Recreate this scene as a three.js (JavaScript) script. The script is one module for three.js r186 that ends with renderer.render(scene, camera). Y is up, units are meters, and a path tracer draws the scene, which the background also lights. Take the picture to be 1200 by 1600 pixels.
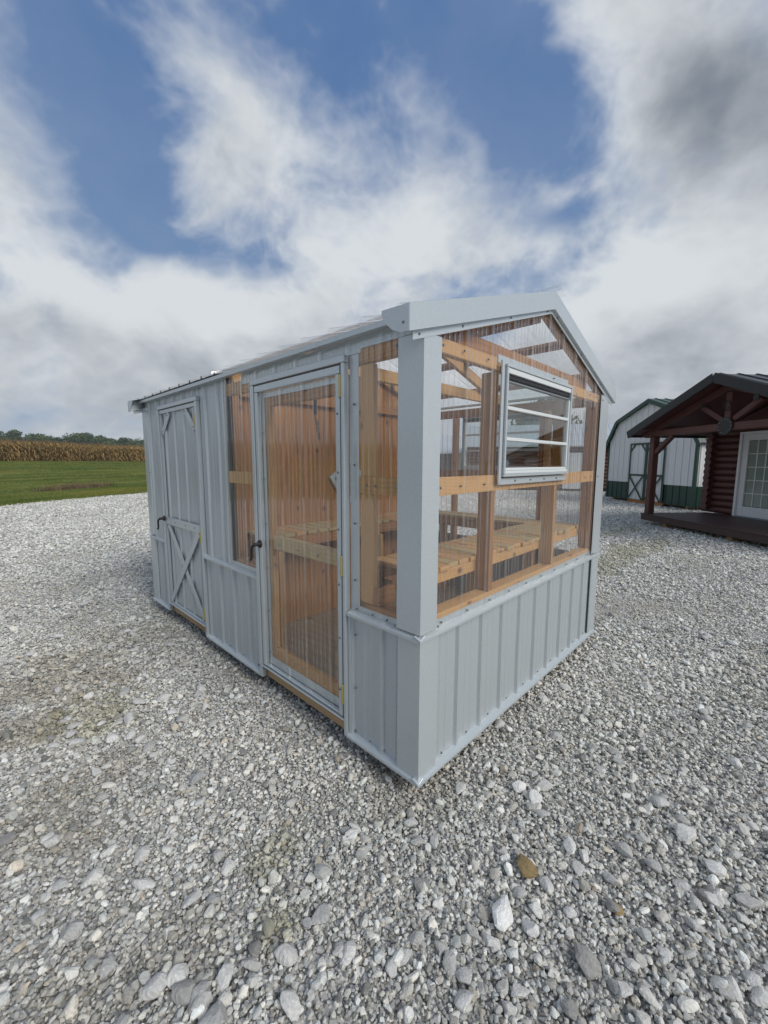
import * as THREE from 'three';
import { mergeGeometries, mergeVertices, toCreasedNormals } from 'three/addons/utils/BufferGeometryUtils.js';
import { ImprovedNoise } from 'three/addons/math/ImprovedNoise.js';

// ---------------------------------------------------------------- camera, sky, sun, exposure
const scene = new THREE.Scene();
const camera = new THREE.PerspectiveCamera(102.77, 768 / 1024, 0.05, 6000);
camera.rotation.order = 'YXZ';
camera.position.set(-1.4, 1.616, 1.131);
camera.rotation.set(THREE.MathUtils.degToRad(-6.986), THREE.MathUtils.degToRad(-45.86), THREE.MathUtils.degToRad(0.148));

const noise = new ImprovedNoise();
const N3 = (x, y, z) => noise.noise(x, y, z);
function fbm(x, y, z, oct = 5) {
  let a = 0.5, s = 0;
  for (let i = 0; i < oct; i++) { s += a * N3(x, y, z); x = x * 2.03 + 7.1; y = y * 2.03 + 3.7; z = z * 2.03 + 1.9; a *= 0.5; }
  return s;
}
const smooth = (a, b, x) => { const t = Math.min(1, Math.max(0, (x - a) / (b - a))); return t * t * (3 - 2 * t); };
const lerp = (a, b, t) => a + (b - a) * t;

// clouds by azimuth (degrees from -z towards +x) and elevation: [azimuth, elevation, half width, half height, strength]
const COVER = [
  [35, 33, 10, 5, 0.26], [24, 38, 6, 5, 0.12], [47, 27, 12, 5, 0.36], [50, 34, 4, 4, 0.14],
  [5, 18, 10, 4.5, 0.42], [25, 18.5, 8, 3.0, 0.46], [3, 27, 5, 6, 0.22], [35, 13, 20, 6, 0.40],
  [77, 38, 7, 8, 0.46], [85, 30, 10, 8, 0.46], [78, 17, 12, 6, 0.42], [56.5, 34.5, 1.6, 2.6, 0.22], [63, 25, 7, 2.4, 0.22],
  [10, 36, 5.5, 6, -0.36], [15, 29, 4.5, 5, -0.42], [19, 23.8, 5, 1.6, -0.36], [61, 37, 6.5, 8, -0.55], [54, 43, 8, 4, -0.30], [68, 27, 3, 1.5, -0.26], [31, 23.2, 3, 1.1, -0.25], [34, 45, 22, 5, -0.24], [24, 24.5, 7, 2.2, -0.2],
];
const DARK = [[86, 31, 9, 6, 0.6], [81, 35, 6, 5, 0.3], [4, 13, 10, 3, 0.3], [22, 13.5, 9, 3, 0.3], [84, 13.5, 9, 3.5, 0.28], [68, 12.5, 9, 3.5, 0.18], [53, 18.5, 5, 2.5, 0.25]];
const BRIGHT = [[46, 27, 8, 4, 0.5], [69.5, 37, 2.6, 6, 0.6], [75, 20.5, 8, 3.5, 0.7], [8, 18.5, 9, 3, 0.5], [25, 19, 7, 2.4, 0.5], [38, 33, 6, 4, 0.2]];
const sumOf = (list, az, el) => {
  let s = 0;
  for (const [a, e, wa, we, w] of list) {
    let d = az - a; if (d > 180) d -= 360; if (d < -180) d += 360;
    const q = (d / wa) ** 2 + ((el - e) / we) ** 2;
    if (q < 9) s += w * Math.exp(-q);
  }
  return s;
};
const SKY = 0.53;
function makeSky(W, H) {
  const data = new Float32Array(W * H * 4);
  for (let j = 0; j < H; j++) {
    const el = ((j + 0.5) / H - 0.5) * 180;
    const cy = Math.cos(el * Math.PI / 180), sy = Math.sin(el * Math.PI / 180);
    for (let i = 0; i < W; i++) {
      const k = (j * W + i) * 4;
      let r = 0.26, g = 0.26, b = 0.25;
      if (el > -1) {
        const ph = ((i + 0.5) / W - 0.5) * 2 * Math.PI;
        const dx = Math.cos(ph) * cy, dz = Math.sin(ph) * cy, dy = Math.max(sy, 0);
        let az = Math.atan2(dx, -dz) * 180 / Math.PI;
        const q = 3.4, X = dx * q, Y = sy * q * 1.3, Z = dz * q;
        const w1 = fbm(X + 3, Y, Z, 3), w2 = fbm(X - 5, Y + 8, Z, 3);
        const body = (x, y, z) => { let a = 0.5, s = 0; for (let o = 0; o < 7; o++) { s += a * N3(x, y, z); x = x * 2.1 + 4.7; y = y * 2.1 + 2.3; z = z * 2.1 + 8.1; a *= 0.56; } return s; };
        const n = body(X * 1.2 + w1 * 0.55, Y * 1.2 + w2 * 0.55, Z * 1.2 + w1 * 0.4);
        const nu = body(X * 1.2 + w1 * 0.55 + 0.02, Y * 1.2 + w2 * 0.55 + 0.34, Z * 1.2 + w1 * 0.4 + 0.06);
        const puff = (1 - 2 * Math.abs(N3(X * 4.2 + w2, Y * 4.2, Z * 4.2))) * 0.5 + (1 - 2 * Math.abs(N3(X * 9.1, Y * 9.1 + w1 * 2, Z * 9.1))) * 0.28 + (1 - 2 * Math.abs(N3(X * 19, Y * 19, Z * 19))) * 0.14;
        const m = fbm(X * 0.5 + 11, Y * 0.5, Z * 0.5, 3);
        const wa = az + w1 * 6 + n * 4, we = el + w2 * 4 + n * 3;
        let c = 0.42 + 0.78 * n + 0.16 * puff + 0.25 * m + sumOf(COVER, wa, we);
        c += 0.42 * (1 - smooth(6, 19, el));
        const crisp = 0.16 * (1 - smooth(18, 30, el)), D = Math.max(smooth(0.10 + crisp, 1.0 - crisp, c), 0.04 + 0.16 * m + 0.1 * n);
        let thick = 0.16 + 0.5 * m + 0.6 * nu - 0.12 * puff + sumOf(DARK, wa, we) - sumOf(BRIGHT, wa, we);
        thick += 0.30 * (1 - smooth(3, 15, el));
        thick = smooth(-0.2, 1.05, thick) * smooth(0.2, 0.9, D);
        const tb = smooth(6, 46, el);
        const sr = lerp(0.22, 0.095, tb), sg = lerp(0.33, 0.19, tb), sb = lerp(0.51, 0.40, tb);
        const cr = lerp(0.72, 0.20, thick), cg = lerp(0.755, 0.235, thick), cb = lerp(0.79, 0.285, thick);
        r = lerp(sr, cr, D); g = lerp(sg, cg, D); b = lerp(sb, cb, D);
        const hz = 1 - smooth(-1, 9, el);
        r = lerp(r, 0.44, hz * 0.6); g = lerp(g, 0.49, hz * 0.6); b = lerp(b, 0.54, hz * 0.6);
        r *= SKY; g *= SKY; b *= SKY;
      }
      data[k] = r; data[k + 1] = g; data[k + 2] = b; data[k + 3] = 1;
    }
  }
  const t = new THREE.DataTexture(data, W, H, THREE.RGBAFormat, THREE.FloatType);
  t.mapping = THREE.EquirectangularReflectionMapping;
  t.magFilter = t.minFilter = THREE.LinearFilter; t.needsUpdate = true;
  return t;
}
const skyTexture = makeSky(4096, 2048);
scene.background = skyTexture; scene.environment = skyTexture;

const sun = new THREE.DirectionalLight(new THREE.Color(1, 0.955, 0.89), 1.5);
sun.position.set(1.2, 10.8, 12.5); sun.target.position.set(1, 0, -2);
sun.castShadow = true; sun.shadow.radius = 60; sun.shadow.mapSize.set(2048, 2048);
Object.assign(sun.shadow.camera, { left: -35, right: 35, top: 35, bottom: -35, near: 0.5, far: 120 });
scene.add(sun, sun.target);

const renderer = new THREE.WebGLRenderer({ antialias: true });
renderer.toneMapping = THREE.LinearToneMapping;
renderer.toneMappingExposure = 1.8;
renderer.shadowMap.enabled = true;
renderer.setSize(768, 1024);

// ---------------------------------------------------------------- helpers
let seed = 12345;
const rnd = () => { seed = (seed * 1664525 + 1013904223) >>> 0; return seed / 4294967296; };
const rr = (a, b) => a + (b - a) * rnd();
const taken = {};
function numbered(n) { const k = taken[n] = (taken[n] ?? -1) + 1; return k ? `${n}_${String(k).padStart(3, '0')}` : n; }
function tag(o, label, category, group, kind) {
  o.userData.label = label; o.userData.category = category;
  if (group) o.userData.group = group; if (kind) o.userData.kind = kind;
  return o;
}
function thing(name, label, category, pos = [0, 0, 0], turn = 0, group) {
  const g = new THREE.Group(); g.name = numbered(name); g.position.set(...pos); g.rotation.y = turn;
  tag(g, label, category, group); scene.add(g); return g;
}
function sub(parent, name) { const g = new THREE.Group(); g.name = name; parent.add(g); return g; }
function put(parent, name, geo, mat) {
  const m = new THREE.Mesh(geo, mat); m.name = name; m.castShadow = m.receiveShadow = true; parent.add(m); return m;
}
// box with chamfered edges, uv in metres with u along its longest side
function cbox(sx, sy, sz, b = 0.003, uo = 0, vo = 0) {
  const h = [sx / 2, sy / 2, sz / 2]; b = Math.min(b, h[0] * 0.6, h[1] * 0.6, h[2] * 0.6);
  const long = sx >= sy && sx >= sz ? 0 : sy >= sz ? 1 : 2;
  const pos = [], nor = [], uv = [];
  const V = (s, a) => [0, 1, 2].map(i => s[i] * (h[i] - (i === a ? 0 : b)));
  const tri = (p, q, r) => {
    const e1 = q.map((v, i) => v - p[i]), e2 = r.map((v, i) => v - p[i]);
    let n = [e1[1] * e2[2] - e1[2] * e2[1], e1[2] * e2[0] - e1[0] * e2[2], e1[0] * e2[1] - e1[1] * e2[0]];
    const c = [0, 1, 2].map(i => p[i] + q[i] + r[i]);
    if (n[0] * c[0] + n[1] * c[1] + n[2] * c[2] < 0) { [q, r] = [r, q]; n = n.map(v => -v); }
    const l = Math.hypot(...n) || 1; n = n.map(v => v / l);
    const an = n.map(Math.abs), ax = an[0] >= an[1] && an[0] >= an[2] ? 0 : an[1] >= an[2] ? 1 : 2;
    let u, v;
    if (ax !== long) { u = long; v = 3 - ax - long; } else { u = (ax + 1) % 3; v = (ax + 2) % 3; }
    for (const P of [p, q, r]) { pos.push(...P); nor.push(...n); uv.push(P[u] + uo + (ax === long ? 0.37 : 0), P[v] + vo + ax * 0.21); }
  };
  for (let a = 0; a < 3; a++) for (const s of [-1, 1]) {
    const o1 = (a + 1) % 3, o2 = (a + 2) % 3;
    const P = (x, y) => { const g = [0, 0, 0]; g[a] = s; g[o1] = x; g[o2] = y; return V(g, a); };
    tri(P(-1, -1), P(1, -1), P(1, 1)); tri(P(-1, -1), P(1, 1), P(-1, 1));
  }
  for (let c = 0; c < 3; c++) for (const s1 of [-1, 1]) for (const s2 of [-1, 1]) {
    const a = (c + 1) % 3, d = (c + 2) % 3;
    const S = k => { const g = [0, 0, 0]; g[a] = s1; g[d] = s2; g[c] = k; return g; };
    const A = V(S(-1), a), B = V(S(1), a), C = V(S(1), d), E = V(S(-1), d);
    tri(A, B, C); tri(A, C, E);
  }
  for (const x of [-1, 1]) for (const y of [-1, 1]) for (const z of [-1, 1]) tri(V([x, y, z], 0), V([x, y, z], 1), V([x, y, z], 2));
  const g = new THREE.BufferGeometry();
  g.setAttribute('position', new THREE.Float32BufferAttribute(pos, 3));
  g.setAttribute('normal', new THREE.Float32BufferAttribute(nor, 3));
  g.setAttribute('uv', new THREE.Float32BufferAttribute(uv, 2));
  return g;
}
// a bar given by its extents
function bx(parent, name, mat, x, y, z, b = 0.003) {
  const g = cbox(Math.abs(x[1] - x[0]), Math.abs(y[1] - y[0]), Math.abs(z[1] - z[0]), b, rr(0, 5), rr(0, 5));
  const m = put(parent, name, g, mat);
  m.position.set((x[0] + x[1]) / 2, (y[0] + y[1]) / 2, (z[0] + z[1]) / 2);
  return m;
}
// a bar from point p to q with cross-section w (across) and d (along the normal nrm)
function bar(parent, name, mat, p, q, w, d, nrm, b = 0.003) {
  const P = new THREE.Vector3(...p), Q = new THREE.Vector3(...q), dir = Q.clone().sub(P), L = dir.length(); dir.normalize();
  const n = new THREE.Vector3(...nrm); n.addScaledVector(dir, -n.dot(dir)).normalize();
  const s = new THREE.Vector3().crossVectors(n, dir);
  const m = put(parent, name, cbox(L, w, d, b, rr(0, 5), rr(0, 5)), mat);
  m.quaternion.setFromRotationMatrix(new THREE.Matrix4().makeBasis(dir, s, n));
  m.position.copy(P).add(Q).multiplyScalar(0.5);
  return m;
}
// roll-formed sheet: ribs every pitch; u runs along the wall, out along the normal
function sheetGeo({ u0, u1, y0, y1, rib = 0.017, pitch = 0.2286, origin = 0, rows = 1, wave = 0, at, minor = 0.0036, ribW = 0.032, topW = 0.015 }) {
  const pts = [];
  const push = (u, d) => { if (u > u0 + 1e-4 && u < u1 - 1e-4) pts.push([u, d]); };
  const prof = [];
  for (let k = Math.floor((u0 - origin) / pitch) - 1; k <= Math.ceil((u1 - origin) / pitch) + 1; k++) {
    const c = origin + k * pitch;
    prof.push([c - ribW / 2, 0], [c - topW / 2, rib], [c + topW / 2, rib], [c + ribW / 2, 0]);
    for (const f of [0.38, 0.62]) { const m = c + pitch * f; prof.push([m - 0.012, 0], [m - 0.006, minor], [m + 0.006, minor], [m + 0.012, 0]); }
  }
  const depth = u => { for (let i = 0; i < prof.length - 1; i++) if (u >= prof[i][0] && u <= prof[i + 1][0]) return lerp(prof[i][1], prof[i + 1][1], (u - prof[i][0]) / (prof[i + 1][0] - prof[i][0] || 1)); return 0; };
  pts.push([u0, depth(u0)]); for (const p of prof) push(...p); pts.push([u1, depth(u1)]);
  const lo = typeof y0 === 'function' ? y0 : () => y0, hi = typeof y1 === 'function' ? y1 : () => y1;
  const pos = [], uv = [], idx = []; let base = 0;
  for (let i = 0; i < pts.length - 1; i++) {
    const [ua, da] = pts[i], [ub, db] = pts[i + 1];
    const ha = hi(ua), hb2 = hi(ub), la = lo(ua), lb = lo(ub);
    if (ha - la < 1e-3 && hb2 - lb < 1e-3) continue;
    for (let r = 0; r <= rows; r++) {
      const f = r / rows;
      for (const [u, d, l, h] of [[ua, da, la, ha], [ub, db, lb, hb2]]) {
        const y = lerp(l, h, f), wv = wave ? wave * (N3(u * 3.1 + 5, y * 2.3, origin * 9) + 0.5 * N3(u * 9, y * 5, 3.3)) : 0;
        pos.push(...at(u, y, d + wv)); uv.push(u, y);
      }
    }
    for (let r = 0; r < rows; r++) { const a = base + r * 2; idx.push(a, a + 1, a + 3, a, a + 3, a + 2); }
    base += (rows + 1) * 2;
  }
  const g = new THREE.BufferGeometry();
  g.setAttribute('position', new THREE.Float32BufferAttribute(pos, 3));
  g.setAttribute('uv', new THREE.Float32BufferAttribute(uv, 2));
  g.setIndex(idx); g.computeVertexNormals(); return g;
}
// clear corrugated sheet: rounded major and minor ribs, one smooth surface
function clearGeo({ u0, u1, y0, y1, rib = 0.018, pitch = 0.2286, origin = 0, rows = 8, wave = 0.0015, at }) {
  const bump = (x, w, f) => { const q = Math.abs(x) / w; return q >= 1 ? 0 : q < f ? 1 : 0.5 + 0.5 * Math.cos(Math.PI * (q - f) / (1 - f)); };
  const dep = u => { let f = ((u - origin) / pitch) % 1; if (f < 0) f += 1; let d = rib * bump(Math.min(f, 1 - f) * pitch, 0.02, 0.62); for (const m of [0.24, 0.41, 0.59, 0.76]) d += 0.0075 * bump((f - m) * pitch, 0.0085, 0.4); return d; };
  const lo = typeof y0 === 'function' ? y0 : () => y0, hi = typeof y1 === 'function' ? y1 : () => y1, n = Math.max(4, Math.round((u1 - u0) / 0.002));
  const pos = [], uv = [], idx = [];
  for (let i = 0; i <= n; i++) for (let r = 0; r <= rows; r++) {
    const u = lerp(u0, u1, i / n), y = lerp(lo(u), hi(u), r / rows);
    pos.push(...at(u, y, dep(u) + wave * (N3(u * 4.1 + 5, y * 2.3, origin * 9) + 0.5 * N3(u * 11, y * 5, 3.3)))); uv.push(u, y);
    if (i < n && r < rows) { const a = i * (rows + 1) + r; idx.push(a, a + rows + 1, a + rows + 2, a, a + rows + 2, a + 1); }
  }
  const g = new THREE.BufferGeometry();
  g.setAttribute('position', new THREE.Float32BufferAttribute(pos, 3)); g.setAttribute('uv', new THREE.Float32BufferAttribute(uv, 2));
  g.setIndex(idx); g.computeVertexNormals(); return g;
}
function extrude(poly, depth, bevel = 0) {
  const s = new THREE.Shape(poly.map(p => new THREE.Vector2(...p)));
  return new THREE.ExtrudeGeometry(s, { depth, bevelEnabled: bevel > 0, bevelSize: bevel, bevelThickness: bevel, bevelSegments: 1 });
}

// ---------------------------------------------------------------- textures and materials
function dataTex(W, H, fn, srgb, rep) {
  const d = new Uint8Array(W * H * 4);
  for (let j = 0; j < H; j++) for (let i = 0; i < W; i++) {
    const c = fn(i / W, j / H, i, j), k = (j * W + i) * 4;
    d[k] = c[0] * 255; d[k + 1] = c[1] * 255; d[k + 2] = c[2] * 255; d[k + 3] = 255;
  }
  const t = new THREE.DataTexture(d, W, H, THREE.RGBAFormat);
  t.wrapS = t.wrapT = THREE.RepeatWrapping; t.magFilter = THREE.LinearFilter; t.minFilter = THREE.LinearMipmapLinearFilter;
  if (srgb) t.colorSpace = THREE.SRGBColorSpace; if (rep) t.repeat.set(...rep); t.needsUpdate = true; return t;
}
const toS = v => v <= 0.0031308 ? 12.92 * v : 1.055 * Math.pow(v, 1 / 2.4) - 0.055;
const lin = (r, g, b) => [toS(Math.max(0, Math.min(1, r))), toS(Math.max(0, Math.min(1, g))), toS(Math.max(0, Math.min(1, b)))];
const col = (r, g, b) => new THREE.Color().setRGB(r, g, b);
// sawn timber: u along the grain; late-wood lines, knots, mineral streaks
function woodTex(base, late, knot, { W = 1024, H = 512, Lu = 2.4, Lv = 0.6, lines = 46, sd = 0, knots = 10, amp = 1 }) {
  const ks = []; const s0 = seed; seed = 991 + sd * 77;
  for (let i = 0; i < knots; i++) ks.push([rnd() * Lu, rnd() * Lv, rr(0.007, 0.02)]);
  seed = s0;
  return dataTex(W, H, (u, v) => {
    let x = u * Lu, y = v * Lv, dark = 0, bend = 0;
    for (const [kx, ky, kr] of ks) {
      let ddx = x - kx, ddy = y - ky; ddx -= Math.round(ddx / Lu) * Lu; ddy -= Math.round(ddy / Lv) * Lv;
      const q = Math.hypot(ddx * 0.75, ddy);
      bend += ddy * Math.exp(-((ddx * 0.3) ** 2 + ddy * ddy) / (kr * kr * 5)) * 0.8;
      dark = Math.max(dark, smooth(kr * 1.15, kr * 0.7, q)); dark = Math.max(dark, 0.4 * smooth(kr * 2.2, kr, q));
    }
    const wu = 2 * Math.PI * u, cx = Math.cos(wu), cz = Math.sin(wu);
    const wob = 0.028 * N3(cx * 0.8 + sd * 3, cz * 0.8, y * 2.2) + 0.01 * N3(cx * 2.5, cz * 2.5 + sd, y * 7);
    const ph = (y + wob - bend) * lines / Lv * 0.62;
    let g = 0.5 + 0.5 * Math.sin(2 * Math.PI * ph); g = Math.pow(g, 2.5) * (0.65 + 0.5 * N3(cx * 3 + sd, cz * 3, ph * 0.5));
    const f = 0.5 * N3(cx * 26 + sd, cz * 26, y * 330) + 0.3 * N3(cx * 60, cz * 60 + sd, y * 700);
    const st = smooth(0.22, 0.5, N3(cx * 1.3 + sd * 5, cz * 1.3, y * 13)) * 0.35;
    const k = Math.min(1, Math.max(0, amp * g * 0.55 + f * 0.22 + st));
    return lin(...[0, 1, 2].map(i => lerp(lerp(base[i], late[i], k), knot[i], dark)));
  }, true, [1 / Lu, 1 / Lv]);
}
const woodMat = (t, rough = 0.72) => new THREE.MeshStandardMaterial({ map: t, roughness: rough });
const pineA = woodMat(woodTex([0.46, 0.25, 0.09], [0.28, 0.125, 0.037], [0.14, 0.07, 0.035], { sd: 1 }));
const pineB = woodMat(woodTex([0.35, 0.165, 0.055], [0.21, 0.078, 0.021], [0.12, 0.06, 0.03], { sd: 2, lines: 34 }));
const pineC = woodMat(woodTex([0.53, 0.305, 0.12], [0.36, 0.175, 0.055], [0.16, 0.08, 0.04], { sd: 3, lines: 58 }));
const treated = woodMat(woodTex([0.45, 0.33, 0.155], [0.32, 0.205, 0.085], [0.13, 0.085, 0.04], { sd: 4, lines: 40 }));
const skidWood = woodMat(woodTex([0.42, 0.285, 0.155], [0.28, 0.17, 0.085], [0.09, 0.05, 0.03], { sd: 5, lines: 40 }), 0.85);
const plywood = woodMat(woodTex([0.37, 0.175, 0.056], [0.23, 0.082, 0.021], [0.13, 0.055, 0.03], { sd: 6, Lu: 2.4, Lv: 1.6, H: 1024, lines: 44, knots: 16, amp: 1.25 }), 0.65);
const pines = [pineA, pineB, pineC];
const pine = () => pines[Math.floor(rnd() * 3)];
const floorWood = woodMat(woodTex([0.32, 0.24, 0.165], [0.22, 0.15, 0.10], [0.12, 0.08, 0.05], { sd: 7, Lv: 1.2, lines: 24 }), 0.8);

const spangle = dataTex(512, 512, (() => {
  const cells = [], n = 90; const s0 = seed; seed = 4711;
  for (let i = 0; i < n * n; i++) cells.push([rnd(), rnd(), rnd()]); seed = s0;
  return (u, v) => {
    const x = u * n, y = v * n, ix = Math.floor(x), iy = Math.floor(y); let best = 9, val = 0;
    for (let a = -1; a <= 1; a++) for (let b = -1; b <= 1; b++) {
      const c = cells[((iy + b + n) % n) * n + (ix + a + n) % n];
      const d = (x - ix - a - c[0]) ** 2 + (y - iy - b - c[1]) ** 2; if (d < best) { best = d; val = c[2]; }
    }
    const s = 0.955 + 0.045 * val; return [s, s, s];
  };
})(), true, [3.2, 3.2]);
const metal = (r, g, b, rough = 0.46, metalness = 0.3) => new THREE.MeshStandardMaterial({ color: col(r, g, b), map: spangle, roughness: rough, metalness, side: THREE.DoubleSide });
const galv = metal(0.505, 0.55, 0.57, 0.34, 0.35);
const galvTrim = metal(0.54, 0.59, 0.61, 0.34, 0.35);
const galvDull = metal(0.24, 0.26, 0.275, 0.6, 0.3);
const screwMat = new THREE.MeshStandardMaterial({ color: col(0.22, 0.24, 0.25), metalness: 0.6, roughness: 0.5 });
const clear = new THREE.MeshPhysicalMaterial({ color: col(0.975, 0.98, 0.98), transmission: 0.972, thickness: 0, roughness: 0.05, ior: 1.8, side: THREE.DoubleSide });
const glass = new THREE.MeshPhysicalMaterial({ color: col(0.90, 0.93, 0.92), transmission: 1, thickness: 0, roughness: 0.0, ior: 1.75, side: THREE.DoubleSide });
const blackPlastic = new THREE.MeshStandardMaterial({ color: col(0.012, 0.012, 0.013), roughness: 0.45 });
const brass = new THREE.MeshStandardMaterial({ color: col(0.48, 0.40, 0.12), roughness: 0.4, metalness: 0.5 });
const whiteAlu = new THREE.MeshStandardMaterial({ color: col(0.62, 0.65, 0.65), roughness: 0.4 });
const steelDark = new THREE.MeshStandardMaterial({ color: col(0.05, 0.05, 0.055), roughness: 0.5, metalness: 0.6 });
// ---------------------------------------------------------------- the setting: ground, gravel yard
const EDGE = { x: 1.4, z: -19.7, mx: -0.529, mz: -0.849, ex: 0.849, ez: -0.529 };
const toXZ = (s, t) => [EDGE.x + EDGE.ex * s + EDGE.mx * t, EDGE.z + EDGE.ez * s + EDGE.mz * t];
const tOf = (x, z) => (x - EDGE.x) * EDGE.mx + (z - EDGE.z) * EDGE.mz;
const sOf = (x, z) => (x - EDGE.x) * EDGE.ex + (z - EDGE.z) * EDGE.ez;
function landY(s, t) {
  if (t < -0.5) return -0.05;
  const dip = -0.26 * Math.exp(-(((t - 8.5 + 0.35 * Math.sin(s * 0.35)) / 1.7) ** 2));
  const rise = 1.62 * smooth(8, 38, t) + 0.35 * smooth(38, 120, t);
  return -0.05 + dip + rise + 0.07 * N3(s * 0.35, t * 0.35, 3.1) * smooth(0.5, 4, t) + 0.03 * smooth(-0.5, 0.5, t);
}
function gridSheet(S, T, yFn, keep) {
  const pos = [], uv = [], idx = [];
  for (const t of T) for (const s of S) { const [x, z] = toXZ(s, t); pos.push(x, yFn(s, t), z); uv.push(x, z); }
  const n = S.length;
  for (let j = 0; j < T.length - 1; j++) for (let i = 0; i < n - 1; i++) { const a = j * n + i; idx.push(a, a + 1, a + n + 1, a, a + n + 1, a + n); }
  const g = new THREE.BufferGeometry();
  g.setAttribute('position', new THREE.Float32BufferAttribute(pos, 3)); g.setAttribute('uv', new THREE.Float32BufferAttribute(uv, 2));
  g.setIndex(idx); g.computeVertexNormals();
  if (g.attributes.normal.getY(0) < 0) { const ix = g.index.array; for (let i = 0; i < ix.length; i += 3) { const q = ix[i]; ix[i] = ix[i + 1]; ix[i + 1] = q; } g.computeVertexNormals(); }
  return g;
}
const range = (a, b, st) => { const o = []; for (let v = a; v <= b + 1e-6; v += st) o.push(v); return o; };
const grassTex = dataTex(1024, 1024, (u, v) => {
  const a = fbm(u * 6, v * 6, 1.3, 4), b = fbm(u * 60, v * 60, 2.3, 4), c = fbm(u * 200, v * 200, 4, 2);
  const k = Math.max(0, Math.min(1, 0.5 + a * 0.9 + b * 0.6 + c * 0.6));
  return lin(lerp(0.08, 0.165, k), lerp(0.115, 0.18, k), lerp(0.026, 0.046, k));
}, true, [1 / 24, 1 / 24]);
const ground = put(scene, 'ground', gridSheet([-3000, -900, -300, -120, ...range(-60, 80, 2), 130, 300, 900, 3000], [-3000, -800, -200, -60, -20, -5, ...range(-1, 46, 0.6), 60, 90, 140, 300, 900, 3000], landY),
  new THREE.MeshStandardMaterial({ map: grassTex, roughness: 1 }));
tag(ground, 'mown green grass sloping up from the ditch to the cornfield', 'ground', null, 'structure');

// stained places in the gravel: fine brown dirt and olive algae, [x, z, radius x, radius z, strength, kind]
const STAINS = [[-0.95, -2.7, 0.55, 0.55, 0.66, 0], [-1.25, -2.0, 0.25, 0.22, 0.66, 0], [-0.9, -1.9, 0.3, 0.3, 0.58, 1], [-0.72, -0.02, 0.13, 0.1, 0.83, 1], [-0.62, -0.25, 0.16, 0.1, 0.49, 1], [-1.15, -1.15, 0.35, 0.3, 0.49, 0], [-1.2, -0.2, 0.3, 0.25, 0.42, 0],
  [-0.5, -3.0, 0.5, 0.5, 0.42, 0], [2.6, 1.1, 0.7, 0.2, 0.29, 0], [6.5, -0.8, 2.2, 0.35, 0.58, 1], [8, -0.6, 1.6, 0.3, 0.49, 1], [9.5, -1.5, 1.2, 0.4, 0.42, 1], [0.05, -0.1, 0.3, 0.25, 0.42, 0]];
function stainAt(x, z) {
  let a = 0, b = 0;
  for (const [sx, sz, rx, rz, w, k] of STAINS) {
    const q = ((x - sx) / rx) ** 2 + ((z - sz) / rz) ** 2; if (q > 4) continue;
    const v = w * smooth(1.15, 0.3, q + 1.3 * N3(x * 5, z * 5, 2.7)); if (k) b = Math.max(b, v); else a = Math.max(a, v);
  }
  return [a, b];
}
const pebbleTex = dataTex(1024, 1024, (() => {
  const n = 84, cells = []; const s0 = seed; seed = 31337; for (let i = 0; i < n * n; i++) cells.push([rnd(), rnd(), rnd(), rnd()]); seed = s0;
  return (u, v) => {
    const x = u * n, y = v * n, ix = Math.floor(x), iy = Math.floor(y); let d1 = 9, d2 = 9, c1 = null;
    for (let a = -1; a <= 1; a++) for (let b = -1; b <= 1; b++) {
      const c = cells[((iy + b + n) % n) * n + (ix + a + n) % n], d = Math.hypot(x - ix - a - c[0], y - iy - b - c[1]);
      if (d < d1) { d2 = d1; d1 = d; c1 = c; } else if (d < d2) d2 = d;
    }
    const e = smooth(0.02, 0.16, d2 - d1), k = 0.44 + 0.32 * c1[2];
    return lin(lerp(0.17, k, e), lerp(0.165, k * 0.99, e), lerp(0.145, k * 0.96, e));
  };
})(), true, [1 / 2.6, 1 / 2.6]);
const yardEdge = s => 0.15 + 0.55 * N3(s * 0.22, 1.5, 0.2) + 0.25 * N3(s * 0.9, 4.5, 0.2) + 0.12 * N3(s * 3.1, 7.5, 0.2);
const yardGeo = (() => {
  const S = [-400, -120, ...range(-60, 70, 0.5), 130, 400], rows = [-400, -120, -60, -30, -15, -6, -2, 0];
  return gridSheet(S, rows, (s, t) => -0.012).clone();
})();
{ // ragged edge of the gravel against the grass
  const p = yardGeo.attributes.position, uv = yardGeo.attributes.uv;
  for (let i = 0; i < p.count; i++) {
    const s = sOf(p.getX(i), p.getZ(i)), t = tOf(p.getX(i), p.getZ(i));
    if (t > -0.01) { const [x, z] = toXZ(s, yardEdge(s)); p.setXYZ(i, x, -0.012, z); uv.setXY(i, x, z); }
  }
}
const yard = put(scene, 'gravel_yard', yardGeo, new THREE.MeshStandardMaterial({ map: pebbleTex, bumpMap: pebbleTex, bumpScale: 0.012, roughness: 0.95 }));
tag(yard, 'pale grey crushed limestone yard under and around the sheds', 'yard', null, 'structure');

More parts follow.
